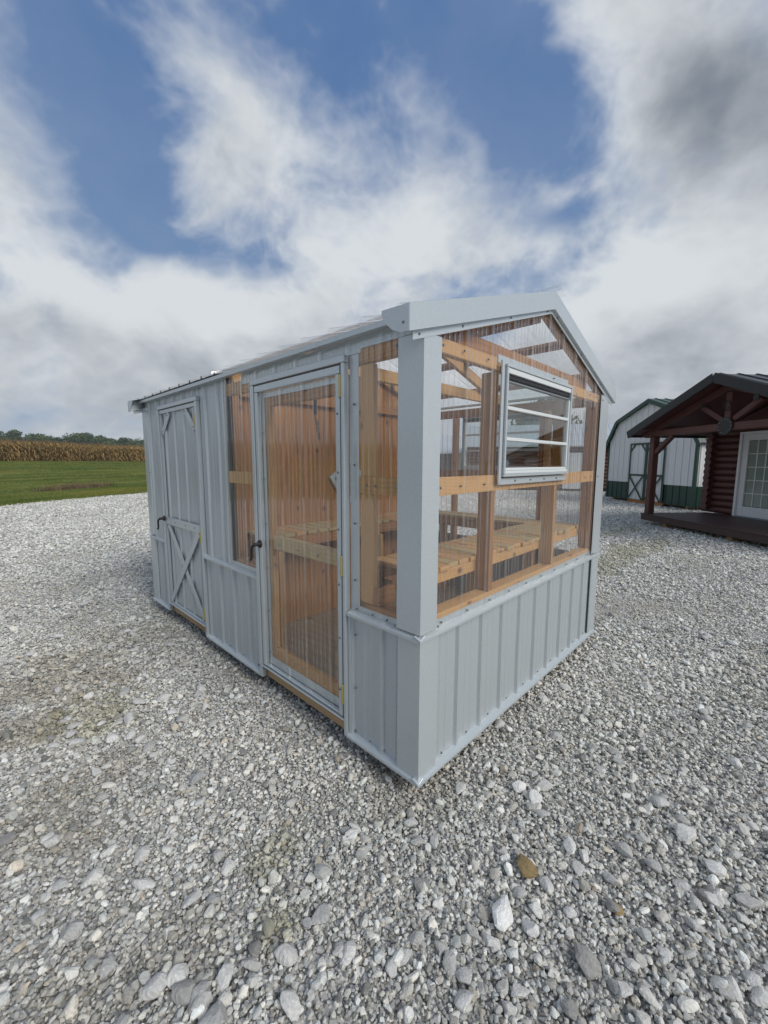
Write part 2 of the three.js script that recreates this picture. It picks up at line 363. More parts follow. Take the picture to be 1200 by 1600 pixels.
// crushed stone: angular lumps, a few shapes shared by all
function stoneGeo(k, detail) {
  let g = mergeVertices(new THREE.IcosahedronGeometry(0.5, detail).deleteAttribute('uv').deleteAttribute('normal'));
  const p = g.attributes.position, v = new THREE.Vector3();
  const cuts = [], nc = detail > 1 ? 12 : 9; const s0 = seed; seed = 555 + k * 101;
  for (let i = 0; i < nc; i++) cuts.push([new THREE.Vector3(rr(-1, 1), rr(-1, 1), rr(-1, 1)).normalize(), rr(0.27, 0.41)]);
  const ax = rr(0.92, 1.12), az = rr(0.74, 0.95), ay = rr(0.5, 0.7); seed = s0;
  for (let i = 0; i < p.count; i++) {
    v.fromBufferAttribute(p, i);
    v.multiplyScalar(1 + 0.3 * N3(v.x * 2 + k * 7, v.y * 2, v.z * 2) + 0.1 * N3(v.x * 6, v.y * 6 + k, v.z * 6));
    for (const [n, d] of cuts) { const e = v.dot(n) - d; if (e > 0) v.addScaledVector(n, -e * 0.92); }
    p.setXYZ(i, v.x * ax, v.y * ay, v.z * az);
  }
  g = toCreasedNormals(g, 0.22);
  const q = g.attributes.position, uv = [];
  for (let i = 0; i < q.count; i++) uv.push(q.getX(i) + q.getY(i) * 0.7, q.getZ(i) + q.getY(i) * 0.6);
  g.setAttribute('uv', new THREE.Float32BufferAttribute(uv, 2));
  return g;
}
const rockTex = dataTex(256, 256, (u, v) => {
  const a = 0.5 + 0.9 * fbm(u * 7, v * 7, 9, 4), b = N3(u * 44, v * 44, 2), k = 0.8 + 0.42 * (a - 0.5) + 0.16 * b;
  return [k, k * 0.995, k * 0.98].map(w => Math.min(1, Math.max(0, toS(w))));
}, true);
const stoneMat = new THREE.MeshStandardMaterial({ map: rockTex, bumpMap: rockTex, bumpScale: 0.003, roughness: 0.92 });
const stoneTone = (x, z, out) => {
  const [a, b] = stainAt(x, z), big = 0.5 + fbm(x * 0.55, z * 0.55, 6.1, 3);
  let k = lerp(0.47, 1.04, Math.pow(rnd(), 1.0)) * lerp(0.86, 1.1, big); const q = rnd(); if (q < 0.09) k *= 0.5;
  const w = q > 0.95 ? rr(0.05, 0.13) : rr(-0.03, 0.035); if (q > 0.95) k *= 0.8;
  let r = k * (1 + w), g = k, bl = k * (0.945 - w);
  r *= lerp(1, 0.62, a); g *= lerp(1, 0.58, a); bl *= lerp(1, 0.50, a);
  r *= lerp(1, 0.62, b); g *= lerp(1, 0.60, b); bl *= lerp(1, 0.42, b);
  return out.setRGB(r, g, bl);
};
const inShed = (x, z, m = 0) => x > 0.12 - m && x < 2.32 + m && z < -0.12 + m && z > -3.6 - m;
{
  const cam = [-1.4, 1.131], K = 6, lists = Array.from({ length: K }, () => []), c = new THREE.Color();
  const rings = [ // r0, r1, stones per square metre, smallest, largest, azimuth from, to
    [0.35, 1.9, 10500, 0.009, 0.025, -25, 118], [1.9, 3.2, 7200, 0.011, 0.027, -22, 115], [0.5, 4.5, 420, 0.028, 0.056, -25, 118], [3.2, 5.5, 3600, 0.015, 0.033, -18, 112],
    [5.5, 9, 1500, 0.023, 0.045, -14, 108], [9, 15, 560, 0.034, 0.062, -10, 104], [15, 27, 210, 0.045, 0.075, -8, 100], [4.5, 12, 14, 0.05, 0.085, -16, 110]];
  const M = new THREE.Matrix4(), Q = new THREE.Quaternion(), E = new THREE.Euler(), P = new THREE.Vector3(), S = new THREE.Vector3();
  for (const [r0, r1, den, s0, s1, a0, a1] of rings) {
    const n = Math.round(den * (r1 * r1 - r0 * r0) * (a1 - a0) * Math.PI / 360);
    for (let i = 0; i < n; i++) {
      const r = Math.sqrt(rr(r0 * r0, r1 * r1)), a = rr(a0, a1) * Math.PI / 180;
      const x = cam[0] + r * Math.sin(a), z = cam[1] - r * Math.cos(a);
      const t = tOf(x, z); if (t > yardEdge(sOf(x, z)) + 0.1) continue;
      if (inShed(x, z, -0.5)) continue;
      const fines = smooth(0.02, 0.3, fbm(x * 0.7, z * 0.7, 8.8, 3)) * (r < 9 ? 1 : 0), s = lerp(s0, s1, Math.pow(rnd(), 2.0)) * rr(0.9, 1.15) * lerp(1, 0.66, fines);
      E.set(rr(-0.5, 0.5), rr(0, 6.28), rr(-0.5, 0.5)); Q.setFromEuler(E);
      P.set(x, rnd() < 0.5 ? -0.008 + s * rr(-0.1, 0.15) : s * rr(0.0, 0.3) + 0.002, z); S.set(s, s * rr(0.8, 1.3), s);
      M.compose(P, Q, S); stoneTone(x, z, c); c.r *= lerp(1, 0.9, fines); c.g *= lerp(1, 0.88, fines); c.b *= lerp(1, 0.83, fines);
      lists[Math.floor(rnd() * K)].push([M.clone(), c.clone()]);
    }
  }
  const gravel = thing('gravel', 'loose crushed grey limestone covering the whole yard', 'gravel'); gravel.userData.kind = 'stuff';
  lists.forEach((l, k) => {
    const im = new THREE.InstancedMesh(stoneGeo(k, 1), stoneMat, l.length); im.name = 'pebbles'; im.userData.kind = 'stuff'; im.castShadow = im.receiveShadow = true;
    l.forEach(([m, cc], i) => { im.setMatrixAt(i, m); im.setColorAt(i, cc); }); gravel.add(im);
  });
}
// the larger rocks lying in the gravel, each a piece of the yard
{
  const ROCKS = [[-1.4,-1.11,0.068,1],[-1.27,-0.48,0.066,0],[-0.69,-0.87,0.088,0],[-0.94,-0.3,0.057,0],[-0.89,-0.24,0.057,0],[-1.28,-0.71,0.063,0],[-1.18,-0.65,0.062,0],[-1.05,-0.48,0.068,0],[-1.06,-0.1,0.069,0],[-1.12,-0.12,0.067,0],[-1.06,-0.04,0.066,1],[-1.04,0.02,0.065,0],[-0.96,0.01,0.06,0],[-0.85,0.22,0.072,0],[-0.79,0.1,0.072,0],[-0.86,0.01,0.055,1],[-0.64,0.09,0.073,0],[-0.54,-0.03,0.065,0],[-0.65,0.24,0.055,0],[-0.38,0.02,0.053,0],[-0.35,-0.08,0.056,0],[-0.66,0.21,0.043,0],[-0.69,0.07,0.045,0],[-1.21,-0.28,0.049,0],[-1.24,-0.33,0.05,0],[-1.21,-0.1,0.048,0],[-1.03,0.09,0.083,0],[-1.38,-0.63,0.045,0],[-1.02,-0.62,0.058,0],[-0.8,-0.4,0.058,0],[-0.79,-0.32,0.056,0],[0.4,0.33,0.07,2],[0.5,0.41,0.071,2],[0.39,0.41,0.077,2],[-0.13,0.07,0.063,0],[-0.18,0.15,0.06,0],[-0.13,0.2,0.055,0],[0.25,0.62,0.07,2],[0.25,0.68,0.058,2],[0.18,0.68,0.056,0],[0.03,0.54,0.086,3],[0.03,0.62,0.059,2],[-0.31,0.28,0.054,1],[-0.07,0.56,0.053,0],[-0.19,0.55,0.1,2],[-0.09,0.63,0.06,2],[-0.16,0.64,0.062,2],[-0.29,0.56,0.052,2],[-0.13,0.82,0.082,1],[-0.12,0.92,0.059,0],[-0.44,0.5,0.053,0],[-0.48,0.58,0.061,0],[-0.28,0.82,0.056,1],[-0.35,0.69,0.051,0],[0.66,0.97,0.094,0],[0.56,1.08,0.071,2],[0.73,0.94,0.069,0],[0.78,0.84,0.079,0],[0.39,0.79,0.075,0],[0.4,0.9,0.062,0],[0.4,1.07,0.067,0],[0.48,1.18,0.075,0],[0.39,0.99,0.049,2],[0.08,0.99,0.046,2],[0.1,1.15,0.055,0],[0.15,1.22,0.05,0],[0.25,1.05,0.058,0],[0.12,0.84,0.046,3],[-0.01,0.72,0.046,2],[0.22,0.79,0.05,2],[-0.53,0.38,0.046,0],[-0.57,0.37,0.049,0],[-0.43,0.55,0.052,0],[-0.42,0.45,0.043,0],[-0.57,-4.36,0.1,2],[-0.9,-3.52,0.077,2],[-0.6,-2.94,0.067,2],[-0.71,-2.57,0.056,2],[-1.13,-3.22,0.085,0],[-0.42,-3.22,0.061,2],[-0.41,-3.09,0.066,0],[-0.73,-2.04,0.067,0],[-0.57,-1.76,0.074,0],[-0.7,-1.83,0.086,0],[-0.8,-1.66,0.088,0],[-0.57,-1.44,0.072,0],[-1.17,-1.71,0.055,0],[-1.06,-1.64,0.073,0],[-0.93,-1.75,0.055,2],[-1.05,-1.84,0.059,0],[-0.83,-1.49,0.068,0],[-0.79,-1.3,0.065,0],[2.33,0.09,0.067,0],[2.07,0.31,0.071,0],[1.92,0.56,0.074,0],[1.24,0.09,0.07,0],[0.78,0.01,0.063,0],[0.47,0.02,0.065,2],[0.91,0.31,0.068,0],[1.49,0.56,0.062,2],[1.74,0.91,0.073,0],[1.37,1.08,0.069,2],[0.81,0.58,0.061,0],[0.19,0.12,0.063,0]];
  const geos = Array.from({ length: 9 }, (_, k) => stoneGeo(20 + k, 2));
  const tones = { 0: [0.53, 0.53, 0.515], 1: [0.30, 0.295, 0.285], 2: [0.64, 0.64, 0.63], 3: [0.28, 0.205, 0.10] };
  const mats = {};
  for (const k in tones) mats[k] = [0.82, 1, 1.12].map(f => new THREE.MeshStandardMaterial({ color: col(...tones[k].map(v => v * f / 0.8)), map: rockTex, bumpMap: rockTex, bumpScale: 0.006, roughness: 0.92 }));
  for (const [x, z, d, k] of ROCKS) place(x, z, d * 1.14, k);
  for (let i = 0; i < 190;) {
    const r = Math.sqrt(rr(0.5, 30)), a = rr(-5, 98) * Math.PI / 180, x = -1.4 + r * Math.sin(a), z = 1.131 - r * Math.cos(a);
    if (inShed(x, z, 0.12)) continue; i++;
    place(x, z, rr(0.042, 0.068) * (1 + r * 0.06), rnd() < 0.15 ? 1 : rnd() < 0.2 ? 2 : 0);
  }
  function place(x, z, d, k) {
    const m = put(yard, 'stone', geos[Math.floor(rnd() * geos.length)], mats[k][Math.floor(rnd() * 3)]);
    m.scale.set(d * rr(0.95, 1.12), d * rr(0.75, 1.05), d * rr(0.85, 1.05)); m.position.set(x, d * 0.2, z); m.rotation.set(rr(-0.3, 0.3), rr(0, 6.28), rr(-0.3, 0.3));
    if (k === 3) { m.geometry = geos[2]; m.rotation.set(0.1, 0.75, 0.05); m.scale.set(d * 1.1, d * 0.7, d * 0.95); }
    if (k === 3 && d > 0.08) m.userData.label = 'brown stained rock lying in front of the shed';
    if (k === 2 && d > 0.1) m.userData.label = 'large pale wedge-shaped rock lying in front of the shed';
  }
}
// ---------------------------------------------------------------- the greenhouse shed
const SW = 2.44, SL = 3.73, HB = 0.715;
const shed = thing('greenhouse_shed', 'galvanised metal and clear panel greenhouse shed with gable window and two doors', 'shed', [0, 0.1, 0]);
const roofY = x => 2.158 + 0.3125 * Math.min(x, SW - x);
const sideAt = (u, y, d) => [-d, y, -u];            // u: depth from the near corner
const gableAt = (u, y, d) => [u, y, d];
const farAt = (u, y, d) => [SW + d, y, -u];
const backAt = (u, y, d) => [u, y, -SL - d];
const panel = (parent, name, mat, o) => put(parent, name, sheetGeo(o), mat);
const clearPanel = (parent, name, o) => put(parent, name, clearGeo(o), clear);
const ROWS = 14, WV = 0.0016;

{ // floor, skids, rim
  bx(shed, 'floor_deck', floorWood, [0.01, SW - 0.01], [0.09, 0.115], [-SL + 0.01, -0.01]);
  for (const x of [0.25, 1.22, 2.19]) bx(shed, 'skid', skidWood, [x - 0.05, x + 0.05], [-0.1, 0.0], [-SL + 0.1, -0.1], 0.006);
  bx(shed, 'rim_joist', skidWood, [0.004, 0.044], [-0.004, 0.088], [-SL + 0.02, -0.02]);
  bx(shed, 'rim_joist', skidWood, [SW - 0.044, SW - 0.004], [-0.004, 0.088], [-SL + 0.02, -0.02]);
  bx(shed, 'rim_joist', skidWood, [0.046, SW - 0.046], [-0.004, 0.088], [-0.044, -0.006]);
  bx(shed, 'rim_joist', skidWood, [0.046, SW - 0.046], [-0.004, 0.088], [-SL + 0.006, -SL + 0.044]);
}
{ // wall framing
  const S = (d0, d1, y0 = 0.79, y1 = 1.985, x0 = 0.006, x1 = 0.092) => bx(shed, 'stud', pine(), [x0, x1], [y0, y1], [-d1, -d0], 0.004);
  S(0.312, 0.401, 0.79, 1.985, 0.006, 0.044); S(1.395, 1.433, 0.12); S(0.02, 0.058);
  for (const d of [2.27, 3.3, 3.68]) S(d - 0.02, d + 0.018, 0.12);
  for (const d of [0.02, 0.43, 0.475, 1.44, 1.79, 2.4, 3.0, 3.66]) bx(shed, 'stud', pine(), [SW - 0.092, SW - 0.006], [0.12, 1.985], [-d - 0.038, -d], 0.004);
  for (const [x, y0] of [[0.62, 0.79], [1.49, 0.79], [2.27, 0.79], [0.05, 0.79]]) bx(shed, 'stud', x === 0.62 ? pineB : pine(), [x, x + 0.038], [y0, x === 1.49 ? 1.36 : 1.995], [-0.092, -0.006], 0.004);
  bx(shed, 'stud', pineA, [1.612, 1.65], [1.45, 1.995], [-0.092, -0.006], 0.004);
  for (const x of [0.62, 1.22, 1.8]) bx(shed, 'stud', pine(), [x, x + 0.038], [0.12, 2.0], [-SL + 0.006, -SL + 0.092], 0.004);
  // sills on the knee walls
  bx(shed, 'sill_plate', pineC, [0.05, SW - 0.05], [0.748, 0.786], [-0.092, -0.006], 0.004);
  bx(shed, 'sill_plate', pineB, [0.006, 0.092], [0.748, 0.786], [-0.43, -0.096], 0.004);
  bx(shed, 'sill_plate', pineB, [0.006, 0.092], [0.748, 0.786], [-1.786, -1.482], 0.004);
  // girts
  bx(shed, 'girt', pineC, [0.09, 2.27], [1.36, 1.446], [-0.005, 0.0], 0.001);
  bx(shed, 'girt', pineC, [0.125, 0.618], [1.361, 1.445], [-0.044, -0.007], 0.004);
  bx(shed, 'girt', pineA, [-0.0045, 0.0], [1.36, 1.444], [-0.398, -0.1], 0.001);
  bx(shed, 'girt', pineC, [-0.0045, 0.0], [1.36, 1.444], [-1.845, -1.43], 0.001);
  bx(shed, 'girt', pineB, [SW - 0.045, SW - 0.007], [1.345, 1.43], [-1.785, -0.52], 0.004);
  // plates and headers
  bx(shed, 'top_plate', pineC, [0.095, SW - 0.095], [2.0, 2.066], [-0.044, -0.004], 0.004);
  bx(shed, 'top_plate', pineA, [0.006, 0.044], [1.99, 2.075], [-SL + 0.05, -0.05], 0.004);
  bx(shed, 'top_plate', pineB, [SW - 0.044, SW - 0.006], [1.99, 2.075], [-SL + 0.05, -0.05], 0.004);
  bx(shed, 'header_beam', pineB, [0.32, SW - 0.32], [2.07, 2.155], [-0.086, -0.048], 0.004);
  bx(shed, 'bench_ledger', pineB, [0.008, 0.14], [0.79, 0.875], [-0.312, -0.275], 0.004);
  // partition between greenhouse and store
  const g = extrude([[0.05, 0.118], [SW - 0.05, 0.118], [SW - 0.05, roofY(0.05) - 0.03], [SW / 2, roofY(SW / 2) - 0.03], [0.05, roofY(0.05) - 0.03]], 0.012);
  const uv = g.attributes.uv; for (let i = 0; i < uv.count; i++) uv.setXY(i, uv.getY(i), uv.getX(i));
  const pt = put(shed, 'partition_wall', g, plywood); pt.position.z = -1.86;
  bx(shed, 'partition_rail', pineB, [0.1, SW - 0.1], [1.995, 2.08], [-1.846, -1.808], 0.004);
  const win = sub(shed, 'diamond_pane'); win.position.set(1.17, 1.335, -1.835); win.rotation.z = 0.62;
  for (const s of [-1, 1]) { bx(win, 'pane_frame', galvTrim, [-0.17, 0.17], [s * 0.15 - 0.02, s * 0.15 + 0.02], [-0.01, 0.02]); bx(win, 'pane_frame', galvTrim, [s * 0.15 - 0.02, s * 0.15 + 0.02], [-0.13, 0.13], [-0.01, 0.018]); }
  bx(win, 'pane_glass', new THREE.MeshStandardMaterial({ color: col(0.12, 0.13, 0.14), roughness: 0.1 }), [-0.13, 0.13], [-0.13, 0.13], [-0.006, 0.0]);
}
{ // roof framing
  const L = 0.089;
  for (const z of [-0.026, -0.93, -1.82, -2.7, -SL + 0.04]) for (const s of [0, 1]) {
    const X = x => s ? SW - x : x;
    bar(shed, 'rafter', pine(), [X(0.045), roofY(0.045) - L / 2 - 0.032, z], [X(1.2), roofY(1.2) - L / 2 - 0.032, z], L, 0.038, [0, 0, 1], 0.004);
  }
  for (const z of [-0.93, -2.7]) bx(shed, 'tie_beam', pine(), [0.05, SW - 0.05], [2.078, 2.165], [z - 0.06, z - 0.022], 0.004);
  bx(shed, 'ridge_board', pineB, [1.202, 1.238], [2.39, 2.50], [-SL + 0.06, -0.047], 0.004);
  for (const x of [0.22, 0.72, SW - 0.72, SW - 0.22]) { const s = x < 1.22 ? 1 : -1; bar(shed, 'purlin', pine(), [x, roofY(x) - 0.019, -SL + 0.02], [x, roofY(x) - 0.019, -0.006], 0.075, 0.032, [-0.298 * s, 0.954, 0], 0.003); }
}
{ // metal cladding
  panel(shed, 'wall_panel', galv, { u0: 0.02, u1: 0.47, y0: 0.012, y1: 0.71, origin: 0.233, at: sideAt, rows: 4, wave: 0.0018 });
  panel(shed, 'wall_panel', galv, { u0: 1.43, u1: 2.32, y0: 0.012, y1: 0.71, origin: 0.233, at: sideAt, rows: 4, wave: 0.0018 });
  panel(shed, 'wall_panel', galv, { u0: 3.26, u1: SL - 0.02, y0: 0.012, y1: 0.71, origin: 0.233, at: sideAt, rows: 4, wave: 0.0018 });
  panel(shed, 'wall_panel', galv, { u0: 1.848, u1: 2.32, y0: 0.72, y1: 2.118, origin: 0.15, at: sideAt, rows: 6, wave: 0.0018 });
  panel(shed, 'wall_panel', galv, { u0: 2.325, u1: 3.255, y0: 2.03, y1: 2.118, origin: 0.15, at: sideAt });
  panel(shed, 'wall_panel', galv, { u0: 3.26, u1: SL - 0.02, y0: 0.72, y1: 2.118, origin: 0.15, at: sideAt, rows: 6, wave: 0.0018 });
  panel(shed, 'wall_panel', galv, { u0: 0.02, u1: SW - 0.02, y0: 0.012, y1: 0.71, origin: 0.079, at: gableAt, rows: 8, wave: 0.0022 });
  panel(shed, 'wall_panel', galv, { u0: 0.02, u1: SL - 0.02, y0: 0.012, y1: 0.71, origin: 0.1, at: farAt });
  panel(shed, 'wall_panel', galv, { u0: 1.85, u1: SL - 0.02, y0: 0.72, y1: 2.118, origin: 0.1, at: farAt });
  panel(shed, 'wall_panel', galv, { u0: 0.02, u1: SW - 0.02, y0: 0.012, y1: u => roofY(u) - 0.01, origin: 0.1, at: backAt });
  const sl = 0.954;
  for (const s of [0, 1]) {
    const X = x => s ? SW - x : x;
    const at = (u, y, d) => [X(y - d * 0.298), roofY(X(y)) + 0.002 + d * sl, -u];
    panel(shed, 'roof_sheet', galvDull, { u0: 1.85, u1: SL + 0.02, y0: -0.062, y1: 1.215, origin: 0.05, rib: 0.02, at });
    clearPanel(shed, 'clear_roof_sheet', { u0: -0.03, u1: 1.9, y0: -0.09, y1: 1.215, origin: 0.05, rib: 0.022, at: (u, y, d) => at(u, y, d + 0.004), rows: 4, wave: 0.0015 });
  }
  const cap = sub(shed, 'ridge_cap');
  for (const s of [-1, 1]) bar(cap, 'cap_flange', galvDull, [1.22 + s * 0.07, roofY(1.22) + 0.004, -SL - 0.02], [1.22 + s * 0.07, roofY(1.22) + 0.004, -0.06], 0.15, 0.003, [s * 0.298, 0.954, 0], 0.0005);
  clearPanel(shed, 'clear_ridge_tip', { u0: 1.12, u1: 1.32, y0: 0, y1: 0.11, pitch: 0.1, origin: 1.17, rib: 0.016, at: (u, y, d) => [u, roofY(1.22) + 0.03 - 0.3 * Math.abs(u - 1.22) + d * 0.8, 0.07 - y] });
}
{ // clear wall panels
  const top = u => roofY(u) - 0.012;
  clearPanel(shed, 'clear_panel', { u0: 0.05, u1: 0.475, y0: 0.726, y1: 2.118, origin: 0.233, at: (u, y, d) => sideAt(u, y, d + 0.006), rows: ROWS, wave: WV, rib: 0.017 });
  clearPanel(shed, 'clear_panel', { u0: 1.425, u1: 1.86, y0: 0.726, y1: 2.118, origin: 0.2, at: (u, y, d) => sideAt(u, y, d + 0.006), rows: ROWS, wave: WV, rib: 0.017 });
  clearPanel(shed, 'clear_panel', { u0: 0.478, u1: 1.422, y0: 2.03, y1: 2.118, origin: 0.233, at: (u, y, d) => sideAt(u, y, d + 0.006), rib: 0.017 });
  const G = (u0, u1, y0, y1, rows) => clearPanel(shed, 'clear_panel', { u0, u1, y0, y1, origin: 0.079, at: (u, y, d) => gableAt(u, y, d + 0.004), rows, wave: WV, rib: 0.017 });
  G(0.05, 0.66, 0.726, top, ROWS); G(0.66, 1.595, 0.726, 1.43, 8); G(0.66, 1.595, 2.035, top, 5); G(1.595, 2.4, 0.726, top, ROWS);
  clearPanel(shed, 'clear_panel', { u0: 0.03, u1: 0.53, y0: 0.72, y1: 2.118, origin: 0.1, at: farAt, rows: 8, wave: WV, rib: 0.017 });
  clearPanel(shed, 'clear_panel', { u0: 1.41, u1: 1.85, y0: 0.72, y1: 2.118, origin: 0.1, at: farAt, rows: 8, wave: WV, rib: 0.017 });
  clearPanel(shed, 'clear_panel', { u0: 0.53, u1: 1.41, y0: 0.72, y1: 1.43, origin: 0.1, at: farAt, rows: 4, wave: WV, rib: 0.017 });
  clearPanel(shed, 'clear_panel', { u0: 0.53, u1: 1.41, y0: 2.03, y1: 2.118, origin: 0.1, at: farAt, rib: 0.017 });
}
// folded trims, drawn as a path in plan and run up from y0 to y1
function folded(parent, name, path, y0, y1, mat = galvTrim, th = 0.003) {
  const n = path.length, off = [];
  for (let i = 0; i < n; i++) {
    const a = path[Math.max(0, i - 1)], b = path[Math.min(n - 1, i + 1)], p = path[i];
    let d1 = i ? [p[0] - a[0], p[1] - a[1]] : null, d2 = i < n - 1 ? [b[0] - p[0], b[1] - p[1]] : null;
    const N = d => { const l = Math.hypot(...d); return [-d[1] / l, d[0] / l]; };
    const n1 = N(d1 || d2), n2 = N(d2 || d1); let m = [n1[0] + n2[0], n1[1] + n2[1]]; const k = 2 / (m[0] ** 2 + m[1] ** 2);
    off.push([p[0] + m[0] * k * th, p[1] + m[1] * k * th]);
  }
  const poly = [...path, ...off.reverse()];
  const s = new THREE.Shape(poly.map(([x, z]) => new THREE.Vector2(x, -z)));
  const g = new THREE.ExtrudeGeometry(s, { depth: y1 - y0, bevelEnabled: false }); g.rotateX(-Math.PI / 2);
  const m = put(parent, name, g, mat); m.position.y = y0; return m;
}
{ // corner, belt, base, eave and rake trims
  const o = 0.022;
  const near = (w1, d1) => [[-0.016, -d1], [-o, -d1 + 0.004], [-o, o], [w1 - 0.004, o], [w1, 0.016]];
  folded(shed, 'corner_trim', near(0.1, 0.122), 0.737, 2.05); folded(shed, 'corner_trim', near(0.112, 0.112), 0.004, 0.703);
  const right = (w1, d1) => [[SW - w1, 0.016], [SW - w1 + 0.004, o], [SW + o, o], [SW + o, -d1]];
  folded(shed, 'corner_trim', right(0.15, 0.13), 0.737, 2.06); folded(shed, 'corner_trim', right(0.13, 0.13), 0.004, 0.703);
  const far = [[-0.004, -SL - o + 0.15], [-o, -SL + 0.115], [-o, -SL - o], [0.12, -SL - o]];
  folded(shed, 'corner_trim', far, 0.737, 2.06); folded(shed, 'corner_trim', far, 0.004, 0.703);
  folded(shed, 'corner_trim', [[SW - 0.12, -SL - o], [SW + o, -SL - o], [SW + o, -SL + 0.12]], 0.004, 2.06);
  // belt flashing: a sloped ledge with a hem
  const ledge = (name, p, q, nrm, y) => {
    if (name === 'base_trim') y += 0.014;
    bar(shed, name, galvTrim, [p[0] + nrm[0] * 0.018, y + 0.004, p[1] + nrm[1] * 0.018], [q[0] + nrm[0] * 0.018, y + 0.004, q[1] + nrm[1] * 0.018], 0.04, 0.004, [nrm[0] * 0.34, 0.94, nrm[1] * 0.34], 0.001);
    bar(shed, name, galvTrim, [p[0] + nrm[0] * 0.037, y - 0.010, p[1] + nrm[1] * 0.037], [q[0] + nrm[0] * 0.037, y - 0.010, q[1] + nrm[1] * 0.037], 0.012, 0.003, [nrm[0], 0, nrm[1]], 0.001);
  };
  const gn = [0, 1], sn = [-1, 0];
  ledge('belt_trim', [-0.04, 0], [SW + 0.02, 0], gn, 0.722);
  ledge('belt_trim', [0, 0.036], [0, -0.468], sn, 0.7215);
  ledge('belt_trim', [0, -1.425], [0, -2.33], sn, 0.722);
  ledge('belt_trim', [0, -3.25], [0, -SL - 0.02], sn, 0.722);
  ledge('base_trim', [-0.04, 0], [SW + 0.02, 0], gn, 0.004);
  ledge('base_trim', [0, 0.036], [0, -0.475], sn, 0.0035);
  ledge('base_trim', [0, -1.425], [0, -2.33], sn, 0.004);
  ledge('base_trim', [0, -3.25], [0, -SL - 0.02], sn, 0.004);
  // flashings behind the clear panels
  bx(shed, 'flashing', galvTrim, [0.05, SW - 0.05], [0.728, 0.762], [-0.0045, -0.0015], 0.0005);
  bx(shed, 'flashing', galvTrim, [0.0015, 0.0045], [0.728, 0.762], [-0.47, -0.05], 0.0005);
  bx(shed, 'flashing', galvTrim, [0.0015, 0.0045], [0.728, 0.762], [-1.86, -1.425], 0.0005);
  bx(shed, 'flashing', galvTrim, [0.0, 0.0035], [0.763, 2.04], [-0.47, -0.404], 0.0005);
  bx(shed, 'flashing', galvTrim, [0.0, 0.0035], [2.043, 2.115], [-1.6, -0.39], 0.0005);
  bx(shed, 'flashing', galvTrim, [-0.005, 0.0015], [2.06, 2.115], [-0.388, -0.03], 0.0005);
  bx(shed, 'flashing', galvTrim, [-0.022, -0.014], [0.735, 2.1], [-1.868, -1.848], 0.001);
  bx(shed, 'flashing', galvTrim, [-0.022, -0.014], [0.012, 0.7], [-0.474, -0.458], 0.001);
  // eave
  bx(shed, 'eave_trim', galvTrim, [-0.056, -0.052], [2.108, 2.134], [-SL - 0.02, -0.1], 0.0005);
  bx(shed, 'soffit_trim', galvTrim, [-0.0515, 0.0], [2.117, 2.120], [-SL - 0.02, -0.02], 0.0005);
  bx(shed, 'eave_trim', galvTrim, [SW + 0.052, SW + 0.056], [2.108, 2.134], [-SL - 0.02, -0.1], 0.0005);
  bx(shed, 'soffit_trim', galvTrim, [SW, SW + 0.0515], [2.117, 2.120], [-SL - 0.02, -0.02], 0.0005);
  // rake fascia with its box return at the eave
  const f0 = x => 2.022 + 0.3125 * (x + 0.14), HF = 0.104;
  for (const [z, out] of [[0, 1], [-SL, -1]]) for (const s of [0, 1]) {
    const X = x => s ? SW - x : x;
    const poly = [[-0.14, f0(-0.14)], [1.2198, f0(1.2198)], [1.2198, f0(1.2198) + HF], [-0.14, f0(-0.14) + HF]].map(([x, y]) => [X(x), y]);
    const face = put(shed, 'fascia', extrude(s ? poly.reverse() : poly, 0.0035), galvTrim); face.position.z = z + (out > 0 ? 0.042 : -0.046);
    const dirL = s ? -1 : 1;
    bar(face, 'fascia_soffit', galvTrim, [X(-0.14), f0(-0.14) + 0.002, out > 0 ? -0.02 : 0.023], [X(1.2195), f0(1.2195) + 0.002, out > 0 ? -0.02 : 0.023], 0.038, 0.003, [-0.3 * dirL, 0.95, 0], 0.0005);
    bar(face, 'fascia_top', galvTrim, [X(-0.14), f0(-0.14) + HF - 0.001, out > 0 ? -0.047 : 0.05], [X(1.2195), f0(1.2195) + HF - 0.001, out > 0 ? -0.047 : 0.05], 0.1, 0.003, [-0.3 * dirL, 0.95, 0], 0.0005);
    const strip = [[-0.1, 2.0], [1.2198, 2.0 + 0.322 * 1.3198], [1.2198, 2.045 + 0.322 * 1.3198], [-0.1, 2.045]].map(([x, y]) => [X(x), y]);
    const st = put(shed, 'rake_trim', extrude(s ? strip.reverse() : strip, 0.003), galvTrim); st.position.z = z + out * 0.024 + (out > 0 ? 0 : -0.003);
    // return along the eave
    const rt = extrude([[0.044, f0(-0.14)], [0.044, f0(-0.14) + HF], [-0.105, f0(-0.14) + HF + 0.004], [-0.105, f0(-0.14) + 0.088], [-0.08, f0(-0.14) + 0.05], [-0.045, f0(-0.14) + 0.02], [0.0, f0(-0.14) + 0.003]], 0.003);
    rt.rotateY(-Math.PI / 2); // shape x becomes world z
    const r2 = put(shed, 'fascia_return', rt, galvTrim); r2.position.set(s ? SW + 0.1432 : -0.1402, 0, z); if (out < 0) r2.scale.z = -1;
  }
}
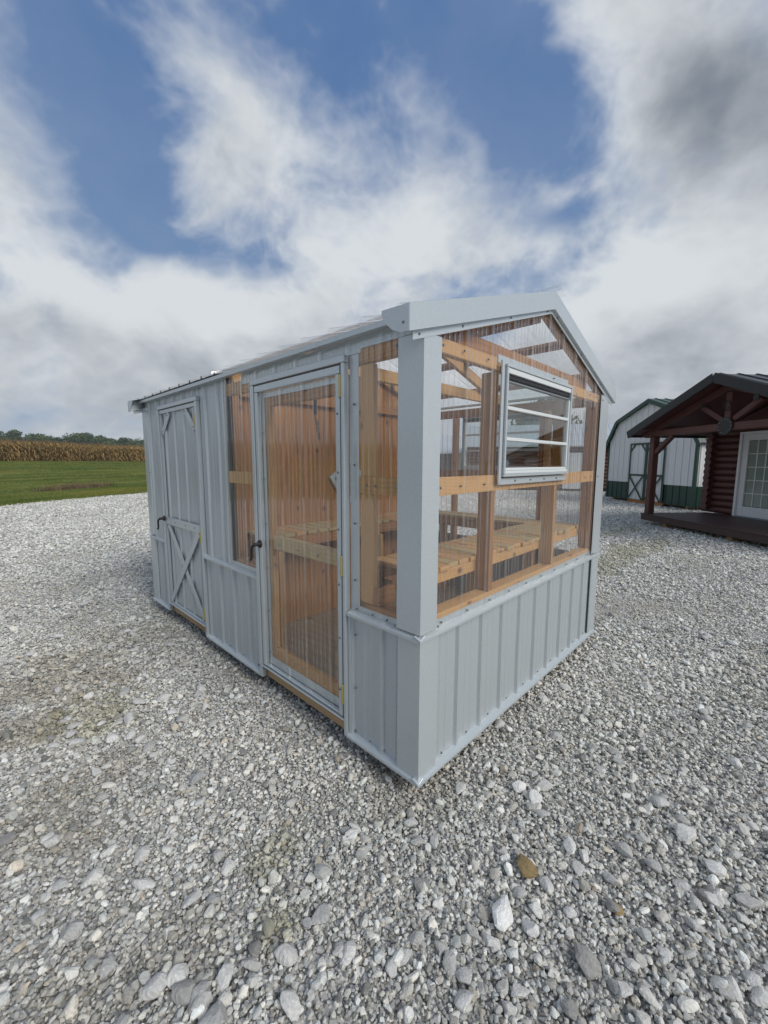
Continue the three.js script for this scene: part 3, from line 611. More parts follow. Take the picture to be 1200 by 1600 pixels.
function handle(parent, x, y, z, nrm) {
  const pts = [[0.03, 0.0, 0], [0.045, -0.002, 0], [0.055, -0.012, 0.008], [0.057, -0.035, 0.016], [0.056, -0.065, 0.020], [0.056, -0.088, 0.021], [0.061, -0.10, 0.022]].map(p => new THREE.Vector3(...p));
  const lever = new THREE.TubeGeometry(new THREE.CatmullRomCurve3(pts), 24, 0.0085, 8);
  const knob = new THREE.SphereGeometry(0.0098, 10, 8); knob.translate(0.061, -0.10, 0.022);
  const rose = new THREE.LatheGeometry([[0, 0], [0.026, 0], [0.027, 0.006], [0.022, 0.014], [0.013, 0.017], [0.012, 0.05], [0, 0.052]].map(p => new THREE.Vector2(...p)), 20); rose.rotateZ(-Math.PI / 2);
  const m = put(parent, 'handle', mergeGeometries([lever, knob, rose].map(g => g.index ? g.toNonIndexed() : g).map(g => { for (const k of Object.keys(g.attributes)) if (!['position', 'normal', 'uv'].includes(k)) g.deleteAttribute(k); return g; })), blackPlastic);
  m.rotation.y = Math.PI; m.position.set(x, y, z); return m; // lever points towards -x
}
function hinge(parent, x, y, z, L = 0.1) {
  const c = new THREE.CylinderGeometry(0.0065, 0.0065, L, 10), p = cbox(0.004, L, 0.03, 0.001); p.translate(0.004, 0, 0.006);
  const caps = [-1, 1].map(s => { const g = new THREE.SphereGeometry(0.0072, 8, 6); g.translate(0, s * L / 2, 0); return g; });
  const m = put(parent, 'hinge', mergeGeometries([c, p, ...caps].map(g => g.index ? g.toNonIndexed() : g)), brass); m.position.set(x, y, z); return m;
}
{ // clear door with timber frame
  const d = sub(shed, 'clear_door'); d.userData.label = 'clear corrugated door in a galvanised frame with timber rails';
  const T = galvTrim;
  // fixed surround
  bx(shed, 'door_surround', T, [-0.036, 0.0], [2.008, 2.044], [-1.425, -0.477]);
  bx(shed, 'door_surround', T, [-0.036, 0.0], [0.0, 2.006], [-1.425, -1.386]);
  bx(shed, 'door_surround', T, [-0.036, 0.0], [0.0, 2.006], [-0.5, -0.477]);
  bx(shed, 'door_sill', T, [-0.04, 0.0], [0.088, 0.096], [-1.384, -0.502], 0.002);
  // leaf trims
  bx(d, 'leaf_trim', T, [-0.034, -0.004], [1.958, 1.998], [-1.374, -0.514]);
  bx(d, 'leaf_trim', T, [-0.033, -0.004], [0.104, 1.956], [-1.374, -1.340]);
  bx(d, 'leaf_trim', T, [-0.033, -0.004], [0.104, 1.956], [-0.546, -0.514]);
  bx(d, 'leaf_trim', T, [-0.030, -0.004], [0.104, 0.116], [-1.338, -0.548]);
  clearPanel(d, 'clear_sheet', { u0: 0.535, u1: 1.352, y0: 0.112, y1: 1.97, origin: 0.17, at: (u, y, k) => sideAt(u, y, k + 0.006), rows: 18, wave: 0.002, rib: 0.017 });
  bx(d, 'leaf_flashing', T, [-0.001, 0.003], [0.118, 1.955], [-1.338, -1.305], 0.0005);
  bx(d, 'leaf_flashing', T, [-0.0015, 0.003], [1.922, 1.956], [-1.304, -0.548], 0.0005);
  bx(d, 'leaf_flashing', T, [-0.0015, 0.003], [0.118, 0.172], [-1.304, -0.548], 0.0005);
  bx(d, 'stile', pineA, [0.006, 0.044], [0.12, 1.95], [-1.345, -1.262], 0.004);
  bx(d, 'stile', pineB, [0.006, 0.044], [0.12, 1.95], [-0.592, -0.52], 0.004);
  bx(d, 'rail', pineB, [0.006, 0.044], [1.865, 1.95], [-1.26, -0.594], 0.004);
  bx(d, 'rail', treated, [0.005, 0.045], [0.940, 1.029], [-1.26, -0.594], 0.004);
  bx(d, 'rail', pineA, [0.006, 0.044], [0.15, 0.24], [-1.26, -0.594], 0.004);
  handle(d, -0.034, 0.965, -1.357);
  for (const y of [1.895, 0.965, 0.24]) hinge(d, -0.036, y, -0.507);
  // screen-door spring and chain inside the top rail
  const hx = []; for (let i = 0; i <= 240; i++) { const a = i / 240 * 2 * Math.PI * 20; hx.push(new THREE.Vector3(0.064 + 0.009 * Math.cos(a), 1.895 - 0.105 * i / 240, -0.845 + 0.009 * Math.sin(a))); }
  put(d, 'spring', new THREE.TubeGeometry(new THREE.CatmullRomCurve3(hx), 480, 0.0022, 5), steelDark);
  const links = []; for (let i = 0; i < 9; i++) { const t = new THREE.TorusGeometry(0.009, 0.002, 5, 10); t.scale(0.6, 1.15, 1); t.rotateY(i % 2 ? 0.3 : 1.8); t.translate(0.062, 1.777 - i * 0.0155, -0.845 + i * 0.003); links.push(t); }
  for (let i = 0; i < 7; i++) { const t = new THREE.TorusGeometry(0.009, 0.002, 5, 10); t.scale(0.6, 1.15, 1); t.rotateY(i % 2 ? 0.3 : 1.8); t.translate(0.062, 1.653 + i * 0.0155, -0.812 - i * 0.002); links.push(t); }
  put(d, 'chain', mergeGeometries(links), steelDark);
  bar(d, 'spring_hook', steelDark, [0.062, 1.897, -0.845], [0.046, 1.912, -0.87], 0.003, 0.003, [0, 0, 1], 0.0005);
}
{ // metal door with cross braces
  const d = sub(shed, 'metal_door'); d.userData.label = 'ribbed galvanised metal door with a cross brace on its lower half';
  const T = galvTrim, a = 2.318, b = 3.268;
  bx(shed, 'door_surround', T, [-0.034, 0.0], [2.006, 2.04], [-b, -a]);
  bx(shed, 'door_surround', T, [-0.034, 0.0], [0.0, 2.004], [-b, -b + 0.036]);
  bx(shed, 'door_surround', T, [-0.034, 0.0], [0.0, 2.004], [-a - 0.036, -a]);
  bx(shed, 'door_sill', T, [-0.04, 0.0], [0.088, 0.096], [-b + 0.038, -a - 0.038], 0.002);
  panel(d, 'door_sheet', galv, { u0: a + 0.048, u1: b - 0.048, y0: 0.1, y1: 1.996, origin: 0.16, pitch: 0.2286, at: (u, y, k) => sideAt(u, y, k * 0.8 - 0.002), rows: 6, wave: 0.0018 });
  const x = -0.0165, n = [-1, 0, 0], B = (p, q, w, k) => bar(d, 'brace', T, [x - k, p[1], -p[0]], [x - k, q[1], -q[0]], w, 0.0065, n, 0.001);
  bx(d, 'leaf_trim', T, [-0.024, -0.004], [1.966, 1.998], [-b + 0.05, -a - 0.05], 0.002);
  bx(d, 'leaf_trim', T, [-0.022, -0.004], [0.1, 0.112], [-b + 0.05, -a - 0.05], 0.002);
  bx(d, 'leaf_trim', T, [-0.023, -0.003], [0.114, 1.964], [-b + 0.066, -b + 0.05], 0.001);
  bx(d, 'leaf_trim', T, [-0.023, -0.003], [0.114, 1.964], [-a - 0.05, -a - 0.064], 0.001);
  bx(d, 'leaf_rail', T, [-0.0265, -0.0195], [0.905, 0.975], [-b + 0.07, -a - 0.068], 0.002);
  B([b - 0.1, 0.9], [a + 0.085, 0.13], 0.062, 0.0); B([a + 0.1, 0.9], [b - 0.085, 0.13], 0.062, 0.0085);
  B([a + 0.085, 1.78], [a + 0.28, 1.955], 0.058, 0.0); B([b - 0.085, 1.78], [b - 0.28, 1.955], 0.058, 0.0);
  handle(d, -0.03, 0.955, -b + 0.035);
  for (const y of [1.86, 0.88, 0.2]) hinge(d, -0.034, y, -a - 0.044, 0.09);
}
function louvreWindow(parent, w, h) { // local: x across, y up, z out
  const g = sub(parent, 'awning_window'); g.userData.label = 'three-pane awning window in a grey metal box frame';
  const t = 0.015;
  bx(g, 'window_frame', galvTrim, [0, w], [h - t, h], [-0.004, 0.04], 0.002); bx(g, 'window_frame', galvTrim, [0, w], [0, t], [-0.004, 0.04], 0.002);
  bx(g, 'window_frame', galvTrim, [0, t], [t + 0.001, h - t - 0.001], [-0.004, 0.0395], 0.002); bx(g, 'window_frame', galvTrim, [w - t, w], [t + 0.001, h - t - 0.001], [-0.004, 0.0395], 0.002);
  bx(g, 'frame_lining', whiteAlu, [t + 0.001, w - t - 0.001], [h - t - 0.03, h - t - 0.001], [0.0, 0.034], 0.002);
  bx(g, 'screen_roll', blackPlastic, [t + 0.002, w - t - 0.002], [h - t - 0.062, h - t - 0.033], [0.002, 0.026], 0.008);
  bx(g, 'roll_bar', galvDull, [t + 0.002, w - t - 0.002], [h - t - 0.076, h - t - 0.063], [0.004, 0.024], 0.004);
  bx(g, 'frame_lining', whiteAlu, [w - t - 0.016, w - t - 0.001], [t + 0.036, h - t - 0.08], [0.0, 0.03], 0.002);
  bx(g, 'frame_lining', whiteAlu, [t + 0.001, t + 0.012], [t + 0.036, h - t - 0.08], [0.0, 0.03], 0.002);
  bx(g, 'bottom_rail', whiteAlu, [t + 0.001, w - t - 0.001], [t + 0.001, t + 0.018], [-0.002, 0.036], 0.002);
  bx(g, 'bottom_rail', whiteAlu, [t + 0.001, w - t - 0.001], [t + 0.019, t + 0.034], [-0.002, 0.028], 0.002);
  const ys = [t + 0.034, 0.207, 0.374, h - t - 0.076];
  for (const y of [0.207, 0.374]) bx(g, 'sash_bar', whiteAlu, [t + 0.013, w - t - 0.017], [y - 0.0095, y + 0.0095], [0.004, 0.03], 0.002);
  for (let i = 0; i < 3; i++) {
    const p = bx(g, 'pane', glass, [t + 0.013, w - t - 0.017], [ys[i] + 0.009, ys[i + 1] - (i < 2 ? 0.009 : 0)], [0.012, 0.0165], 0.0004);
    p.rotation.x = [-0.05, -0.03, 0.01][i]; p.rotation.y = [0.004, -0.006, 0.003][i];
  }
  return g;
}
{
  const w = louvreWindow(shed, 0.93, 0.598); w.position.set(0.66, 1.436, 0.004);
  const w2 = louvreWindow(shed, 0.88, 0.6); w2.position.set(SW + 0.002, 1.43, -0.53); w2.rotation.y = Math.PI / 2; w2.userData.label = 'awning window in the far long wall seen through the clear panels';
  bx(shed, 'window_flashing', galvTrim, [0.63, 1.61], [1.392, 1.428], [0.019, 0.022], 0.0005);
  bx(shed, 'window_flashing', galvTrim, [0.63, 1.61], [2.041, 2.083], [-0.003, 0.001], 0.0005);
  bx(shed, 'window_flashing', galvTrim, [0.626, 0.653], [1.40, 2.05], [0.0195, 0.03], 0.001);
}
{ // potting benches of slats on aprons
  const h = 0.98, th = 0.026;
  const b1 = sub(shed, 'bench'); b1.userData.label = 'slatted potting bench along the gable wall';
  for (let x = 0.157, i = 0; x < 2.28; x += 0.104, i++) bx(b1, 'slat', rnd() < 0.75 ? treated : pineC, [x, x + 0.091], [h - th, h], [-0.475 + rr(-0.004, 0.004), -0.096 + rr(-0.008, 0.022)], 0.004);
  bx(b1, 'apron', pineC, [0.16, 2.36], [h - th - 0.064, h - th - 0.001], [-0.138, -0.1], 0.004); bx(b1, 'apron', pineB, [0.16, 2.36], [h - th - 0.086, h - th - 0.001], [-0.465, -0.427], 0.004);
  for (const x of [0.18, 1.1, 2.0]) bx(b1, 'bench_leg', pine(), [x, x + 0.038], [0.116, h - th - 0.09], [-0.46, -0.372], 0.004);
  const b2 = sub(shed, 'bench'); b2.userData.label = 'narrow slatted bench along the far long wall';
  for (let k = 0; k < 2; k++) bx(b2, 'slat', treated, [2.075 + k * 0.141, 2.212 + k * 0.141], [h - th, h], [-1.468, -0.482], 0.004);
  bx(b2, 'apron', pineB, [2.08, 2.118], [h - th - 0.088, h - th - 0.001], [-1.46, -0.485], 0.004);
  const b3 = sub(shed, 'bench'); b3.userData.label = 'slatted bench against the plywood partition';
  for (let x = 0.13; x < 2.25; x += 0.104) bx(b3, 'slat', rnd() < 0.8 ? treated : pineC, [x, x + 0.091], [h - th, h], [-1.845, -1.475 + rr(-0.004, 0.006)], 0.004);
  bx(b3, 'apron', pineB, [0.13, 2.3], [h - th - 0.086, h - th - 0.001], [-1.52, -1.482], 0.004);
  for (const x of [0.15, 1.2, 2.2]) bx(b3, 'bench_leg', pine(), [x, x + 0.038], [0.116, h - th - 0.09], [-1.52, -1.432], 0.004);
}
{ // screw heads: hex head on a washer
  const head = (() => { const a = new THREE.CylinderGeometry(0.0036, 0.004, 0.005, 6), b = new THREE.CylinderGeometry(0.006, 0.0064, 0.002, 10); a.translate(0, 0.0035, 0); return mergeGeometries([a, b]); })();
  const list = [], q = new THREE.Quaternion(), up = new THREE.Vector3(0, 1, 0);
  const at = (x, y, z, n) => { const g = head.clone(); g.applyQuaternion(q.setFromUnitVectors(up, new THREE.Vector3(...n))); g.translate(x, y, z); list.push(g); };
  const gn = [0, 0, 1], sn = [-1, 0, 0];
  for (let k = 0; k < 10; k++) { const x = 0.16 + 0.2286 * k; at(x, 0.745, 0.006, gn); at(x + 0.03, 0.04, 0.002, gn); }
  for (const x of [0.30, 0.52, 2.05, 2.2]) { at(x, 1.40, 0.006, gn); at(x, 2.035, 0.006, gn); }
  for (let k = 0; k < 4; k++) at(0.83 + 0.2 * k, 1.41, 0.023, gn);
  at(1.35, 2.06, 0.006, gn);
  for (const y of [0.745, 1.4, 2.02]) { at(0.106, y, 0.026, gn); at(-0.026, y, -0.127, sn); at(SW - 0.14, y, 0.026, gn); at(-0.026, y, -SL + 0.13, sn); }
  for (const x of [-0.06, 0.25, 0.7, 1.15, 1.3, 1.75, 2.2]) at(x, (x < 1.22 ? 2.018 + 0.322 * (x + 0.1) : 2.018 + 0.322 * (SW - x + 0.1)), 0.027, gn);
  for (const d of [0.2, 0.3, 0.42]) { at(-0.006, 0.745, -d, sn); at(-0.002, 0.04, -d - 0.02, sn); }
  for (const d of [1.5, 1.73, 1.95, 2.2]) at(-0.002, 0.04, -d, sn);
  for (const d of [0.28, 0.34]) at(-0.008, 1.4, -d, sn);
  for (const y of [0.2, 0.5, 0.8, 1.1, 1.4, 1.7]) { at(-0.008, y, -1.322, sn); at(-0.034, y + 0.06, -0.53, sn); at(-0.008, y + 0.1, -0.43, sn); }
  for (const d of [0.75, 0.95, 1.15]) at(-0.01, 0.98, -d, sn);
  for (const [d, y] of [[2.5, 0.94], [2.7, 0.94], [2.95, 0.94], [2.4, 1.8], [2.58, 1.94], [3.17, 1.8], [3.0, 1.94]]) at(-0.027, y, -d, sn);
  at(-0.1435, 2.06, 0.015, sn);
  const sc = put(shed, 'screw_heads', mergeGeometries(list), screwMat); sc.userData.kind = 'stuff';
}
// ---------------------------------------------------------------- neighbouring buildings
const paint = (r, g, b, rough = 0.5) => new THREE.MeshStandardMaterial({ color: col(r, g, b), roughness: rough, side: THREE.DoubleSide });
const turnOf = (ux, uz) => Math.atan2(-uz, ux);
{ // white and green gambrel barn: local x along the front, z towards the yard
  const W = 4.62, barn = thing('gambrel_barn', 'white and dark green gambrel barn with double doors behind the log porch', 'barn', [18.639, 0, -4.464], turnOf(-2.98, 3.528));
  const white = paint(0.66, 0.67, 0.66), green = paint(0.012, 0.05, 0.034, 0.4), roofG = paint(0.03, 0.06, 0.05, 0.4);
  const top = x => { const q = Math.min(x, W - x); return q < 0.55 ? lerp(2.42, 3.3, q / 0.55) : lerp(3.3, 3.95, (q - 0.55) / (W / 2 - 0.55)); };
  const at = (u, y, d) => [u, y, d], D = 5.5, o = { origin: 0.1, pitch: 0.3, rib: 0.022, minor: 0.004, at };
  panel(barn, 'front_siding', white, { ...o, u0: 0.06, u1: W - 0.06, y0: 0.82, y1: x => top(x) - 0.04 });
  panel(barn, 'front_wainscot', green, { ...o, u0: 0.06, u1: 1.4, y0: 0.12, y1: 0.82 });
  panel(barn, 'front_wainscot', green, { ...o, u0: 3.32, u1: W - 0.06, y0: 0.12, y1: 0.82 });
  for (const x of [0.0, W - 0.1]) bx(barn, 'corner_trim', green, [x, x + 0.1], [0.1, 2.45], [-0.06, 0.034], 0.006);
  panel(barn, 'side_siding', white, { ...o, u0: 0.05, u1: D, y0: 0.82, y1: 2.42, at: (u, y, d) => [W + d, y, -u] });
  panel(barn, 'side_wainscot', green, { ...o, u0: 0.05, u1: D, y0: 0.12, y1: 0.82, at: (u, y, d) => [W + d, y, -u] });
  panel(barn, 'side_siding', white, { ...o, u0: 0.05, u1: D, y0: 0.12, y1: 2.42, at: (u, y, d) => [-d, y, -u] });
  panel(barn, 'rear_siding', white, { ...o, u0: 0.05, u1: W - 0.05, y0: 0.12, y1: x => top(x) - 0.04, at: (u, y, d) => [u, y, -D - d] });
  const pts = [[-0.14, 2.28], [0.55, 3.38], [W / 2, 4.04], [W - 0.55, 3.38], [W + 0.14, 2.28]];
  for (let i = 0; i < 4; i++) {
    const a = pts[i], b = pts[i + 1], n = [-(b[1] - a[1]), b[0] - a[0], 0];
    bar(barn, 'roof_slope', roofG, [(a[0] + b[0]) / 2, (a[1] + b[1]) / 2 - 0.02, -D - 0.1], [(a[0] + b[0]) / 2, (a[1] + b[1]) / 2 - 0.02, 0.14], Math.hypot(b[0] - a[0], b[1] - a[1]), 0.03, n, 0.004);
    bar(barn, 'rake_trim', green, [a[0], a[1] - 0.09, 0.13], [b[0], b[1] - 0.09, 0.13], 0.15, 0.04, [0, 0, 1], 0.006);
    for (let k = 0; k < 14; k++) { const z = -D + k * 0.41; bar(barn, 'roof_rib', roofG, [a[0], a[1] + 0.006, z], [b[0], b[1] + 0.006, z], 0.03, 0.035, n, 0.006); }
  }
  for (const s of [0, 1]) {
    const leaf = sub(barn, 'door_leaf'), x0 = s ? 2.365 : 1.44, x1 = s ? 3.28 : 2.355, z = 0.03, y0 = 0.16, y1 = 2.38;
    panel(leaf, 'door_sheet', white, { ...o, u0: x0, u1: x1, y0, y1, at: (u, y, d) => [u, y, d + z] });
    for (const x of [x0, x1 - 0.06]) bx(leaf, 'door_trim', green, [x, x + 0.06], [y0, y1], [z + 0.02, z + 0.04], 0.004);
    bx(leaf, 'door_trim', green, [x0 + 0.062, x1 - 0.062], [y1 - 0.07, y1], [z + 0.02, z + 0.04], 0.004);
    bx(leaf, 'door_trim', green, [x0 + 0.062, x1 - 0.062], [1.09, 1.16], [z + 0.02, z + 0.04], 0.004);
    bar(leaf, 'door_brace', green, [x0 + 0.07, 1.09, z + 0.05], [x1 - 0.07, y0, z + 0.05], 0.06, 0.02, [0, 0, 1]); bar(leaf, 'door_brace', green, [x1 - 0.07, 1.09, z + 0.06], [x0 + 0.07, y0, z + 0.06], 0.06, 0.02, [0, 0, 1]);
    for (const k of [0, 1]) { const X = k ? x1 - 0.06 : x0 + 0.06, q = k ? -1 : 1; bar(leaf, 'door_brace', green, [X, 2.08, z + 0.03], [X + q * 0.22, y1 - 0.06, z + 0.03], 0.06, 0.02, [0, 0, 1]); }
  }
  bx(barn, 'threshold_beam', pineB, [1.42, 3.3], [0.0, 0.15], [-0.05, 0.02], 0.006);
  for (const x of [0.3, 2.3, 4.2]) bx(barn, 'skid', skidWood, [x, x + 0.12], [0.0, 0.12], [-D + 0.1, -0.1], 0.006);
  bx(barn, 'floor_frame', skidWood, [0.08, W - 0.08], [0.1, 0.17], [-D + 0.05, -0.06], 0.006);
}
{ // log cabin with a gabled porch
  const ux = -0.665, uz = 0.747, cabin = thing('log_cabin', 'dark red log cabin with a timber truss porch and black roof', 'cabin', [11.17, 0, -1.48], turnOf(ux, uz));
  const W = 4.4, stainTex = (a, b, k, sd) => woodMat(woodTex(a, b, k, { sd, lines: 30, W: 512, H: 256 }), 0.55);
  const red = stainTex([0.085, 0.021, 0.015], [0.05, 0.013, 0.010], [0.022, 0.01, 0.008], 11), post = stainTex([0.092, 0.027, 0.02], [0.055, 0.017, 0.013], [0.025, 0.01, 0.01], 12), deckW = stainTex([0.055, 0.026, 0.022], [0.036, 0.017, 0.014], [0.03, 0.015, 0.012], 13);
  const black = paint(0.009, 0.01, 0.011, 0.5), roofM = paint(0.03, 0.032, 0.036, 0.4), whiteP = paint(0.7, 0.71, 0.72, 0.4);
  // porch deck, planks across
  bx(cabin, 'deck_rim', deckW, [-0.02, W + 0.02], [0.11, 0.25], [-0.04, 0.0], 0.006); bx(cabin, 'deck_rim', deckW, [-0.02, 0.02], [0.11, 0.25], [-1.9, -0.042], 0.006); bx(cabin, 'deck_rim', deckW, [W - 0.02, W + 0.02], [0.11, 0.25], [-1.9, -0.042], 0.006);
  for (let k = 0; k < 14; k++) bx(cabin, 'deck_plank', deckW, [-0.04, W + 0.04], [0.252, 0.28], [-1.9 + k * 0.137, -1.9 + k * 0.137 + 0.131], 0.004);
  for (const x of [0.6, 2.4, 4.2]) bx(cabin, 'skid', skidWood, [x, x + 0.14], [0.0, 0.11], [-7, -0.12], 0.008);
  // posts, beam and truss
  const py = 2.28;
  for (const x of [0.03, W - 0.19]) { bx(cabin, 'porch_post', post, [x, x + 0.16], [0.281, py], [-0.2, -0.04], 0.01); const s = x < 1 ? 1 : -1, c = x + 0.08; bar(cabin, 'knee_brace', post, [c + s * 0.07, 1.86, -0.12], [c + s * 0.62, 2.29, -0.12], 0.11, 0.1, [0, 0, 1], 0.008); }
  bx(cabin, 'truss_chord', post, [-0.3, W + 0.3], [py + 0.001, py + 0.16], [-0.19, -0.05], 0.01);
  for (const x of [-0.02, W - 0.14]) bx(cabin, 'eave_beam', post, [x, x + 0.16], [py + 0.162, py + 0.3], [-1.9, 0.3], 0.01);
  bx(cabin, 'king_post', post, [W / 2 - 0.07, W / 2 + 0.07], [py + 0.162, 3.06], [-0.18, -0.06], 0.008);
  for (const s of [-1, 1]) {
    bar(cabin, 'truss_brace', post, [W / 2 + s * 0.12, py + 0.22, -0.12], [W / 2 + s * 0.68, 2.85, -0.12], 0.11, 0.1, [0, 0, 1], 0.008);
    bar(cabin, 'truss_rafter', post, [W / 2 + s * 2.4, 2.32, -0.12], [W / 2, 3.2, -0.12], 0.14, 0.12, [0, 0, 1], 0.008);
  }
  const plate = new THREE.CylinderGeometry(0.2, 0.2, 0.02, 24); plate.rotateX(Math.PI / 2);
  const gp = put(cabin, 'gusset_plate', plate, black); gp.position.set(W / 2, py + 0.09, -0.03); gp.scale.setScalar(0.9);
  const bolts = []; for (let i = 0; i < 12; i++) { const b = new THREE.SphereGeometry(0.014, 6, 5); const a = i / 12 * 6.283; b.translate(Math.cos(a) * 0.16, Math.sin(a) * 0.16, 0.012); bolts.push(b); }
  put(gp, 'bolts', mergeGeometries(bolts), galvDull).userData.kind = 'stuff';
  for (const s of [-1, 1]) bx(cabin, 'truss_bracket', black, [W / 2 + s * 0.6 - 0.06, W / 2 + s * 0.6 + 0.06], [2.82, 2.92], [-0.06, -0.04]);
  const coil = new THREE.Group(); coil.name = 'cable_coil'; tag(coil, 'small black cable coil hung on the porch king post', 'cable');
  for (let i = 0; i < 3; i++) { const t = put(coil, 'cable_loop', new THREE.TorusGeometry(0.075 + i * 0.004, 0.006, 6, 24), black); t.scale.y = 1.35; t.rotation.z = i * 0.2; t.position.z = i * 0.012; }
  { const c = Math.cos(cabin.rotation.y), s = Math.sin(cabin.rotation.y), lx = W / 2 + 0.01, lz = -0.045; coil.position.set(11.17 + lx * c + lz * s, 2.78, -1.48 - lx * s + lz * c); coil.rotation.y = cabin.rotation.y; scene.add(coil); }
  // roof
  const RX = 0.34, ridge = 3.38, eave = 2.38, D = 7.2, FO = 0.3;
  for (const s of [-1, 1]) {
    const a = [W / 2 + s * (W / 2 + RX), eave], b = [W / 2, ridge], n = [s * (ridge - eave), W / 2 + RX, 0], L = Math.hypot(a[0] - b[0], a[1] - b[1]);
    bar(cabin, 'roof_slope', roofM, [(a[0] + b[0]) / 2, (a[1] + b[1]) / 2 + 0.02, -D], [(a[0] + b[0]) / 2, (a[1] + b[1]) / 2 + 0.02, FO], L, 0.04, n, 0.004);
    bar(cabin, 'porch_ceiling', red, [(a[0] + b[0]) / 2, (a[1] + b[1]) / 2 - 0.04, -1.88], [(a[0] + b[0]) / 2, (a[1] + b[1]) / 2 - 0.04, FO - 0.06], L - 0.08, 0.03, n, 0.004);
    bar(cabin, 'rake_fascia', black, [a[0], a[1] - 0.035, FO + 0.02], [b[0], b[1] - 0.035, FO + 0.02], 0.19, 0.04, [0, 0, 1], 0.006);
    for (let k = 0; k < 18; k++) { const z = FO - 0.1 - k * 0.41; bar(cabin, 'roof_rib', roofM, [a[0], a[1] + 0.045, z], [b[0], b[1] + 0.045, z], 0.03, 0.04, n, 0.008); }
    bar(cabin, 'eave_fascia', black, [a[0], a[1] - 0.03, -D], [a[0], a[1] - 0.03, FO], 0.02, 0.14, [0, 1, 0], 0.004);
  }
  // log walls: half-round courses with crossing ends at the corner
  const zw = -1.92, R = 0.088;
  const logGeo = L => { const g = new THREE.CylinderGeometry(R, R, L, 10, 1); g.rotateZ(Math.PI / 2); const uv = g.attributes.uv; for (let i = 0; i < uv.count; i++) uv.setXY(i, uv.getY(i) * L, uv.getX(i) * 0.6); return g; };
  const gA = logGeo(1.02), gB = logGeo(W - 1.86 - 0.06 + 0.28), gS = logGeo(5.0), gT = logGeo(W + 0.5);
  for (let k = 0; k < 13; k++) {
    const y = 0.30 + R + k * 0.165;
    if (y < 2.3) { const a = put(cabin, 'log', gA, red); a.position.set(-0.22 + 0.51, y, zw); const b = put(cabin, 'log', gB, red); b.position.set(1.86 + (W - 1.86 + 0.28) / 2, y, zw); }
    else { const a = put(cabin, 'log', gT, red); a.position.set(W / 2, y, zw); }
    for (const x of [0.02, W - 0.02]) { const c = put(cabin, 'log', gS, red); c.rotation.y = Math.PI / 2; c.position.set(x, y + 0.082, zw - 2.5 + 0.2); }
  }
  put(cabin, 'gable_wall', extrude([[0.05, 2.44], [W - 0.05, 2.44], [W / 2, 3.28]], 0.06), red).position.z = zw - 0.03;
  put(cabin, 'gable_wall', extrude([[0.05, 0.3], [W - 0.05, 0.3], [W - 0.05, 2.44], [W / 2, 3.28], [0.05, 2.44]], 0.06), red).position.z = -D + 0.4;
  bx(cabin, 'cabin_floor', skidWood, [0.02, W - 0.02], [0.112, 0.27], [-6.9, -1.95], 0.006);
  // white door with fifteen lights
  const door = sub(cabin, 'glazed_door'); door.userData.label = 'white glazed cabin door with small square lights'; const x0 = 0.84, x1 = 1.80, zd = zw + 0.06, y0 = 0.3, y1 = 2.3;
  for (const x of [x0 - 0.06, x1]) bx(door, 'casing', whiteP, [x, x + 0.06], [y0, y1 + 0.06], [zd, zd + 0.06], 0.004);
  bx(door, 'casing', whiteP, [x0 + 0.002, x1 - 0.002], [y1, y1 + 0.06], [zd, zd + 0.06], 0.004);
  bx(door, 'threshold', galvDull, [x0, x1], [y0 - 0.015, y0 + 0.01], [zd - 0.05, zd + 0.08]);
  bx(door, 'stile', whiteP, [x0 + 0.005, x0 + 0.15], [y0 + 0.015, y1 - 0.004], [zd - 0.03, zd + 0.02], 0.004); bx(door, 'stile', whiteP, [x1 - 0.15, x1 - 0.005], [y0 + 0.015, y1 - 0.004], [zd - 0.03, zd + 0.02], 0.004);
  bx(door, 'rail', whiteP, [x0 + 0.152, x1 - 0.152], [y0 + 0.015, y0 + 0.26], [zd - 0.03, zd + 0.018], 0.004); bx(door, 'rail', whiteP, [x0 + 0.152, x1 - 0.152], [y1 - 0.15, y1 - 0.004], [zd - 0.03, zd + 0.018], 0.004);
  const gx0 = x0 + 0.154, gx1 = x1 - 0.154, gy0 = y0 + 0.262, gy1 = y1 - 0.152;
  const milk = new THREE.MeshStandardMaterial({ color: col(0.22, 0.27, 0.24), roughness: 0.12 });
  for (let i = 0; i < 3; i++) for (let j = 0; j < 5; j++) { const w = (gx1 - gx0) / 3, h = (gy1 - gy0) / 5; bx(door, 'pane', milk, [gx0 + i * w + 0.01, gx0 + (i + 1) * w - 0.01], [gy0 + j * h + 0.01, gy0 + (j + 1) * h - 0.01], [zd - 0.02, zd - 0.012], 0.001); }
  for (let i = 1; i < 3; i++) bx(door, 'muntin', whiteP, [gx0 + i * (gx1 - gx0) / 3 - 0.01, gx0 + i * (gx1 - gx0) / 3 + 0.01], [gy0, gy1], [zd - 0.018, zd + 0.006], 0.003);
  for (let j = 1; j < 5; j++) bx(door, 'muntin', whiteP, [gx0, gx1], [gy0 + j * (gy1 - gy0) / 5 - 0.01, gy0 + j * (gy1 - gy0) / 5 + 0.01], [zd - 0.019, zd + 0.007], 0.003);
}
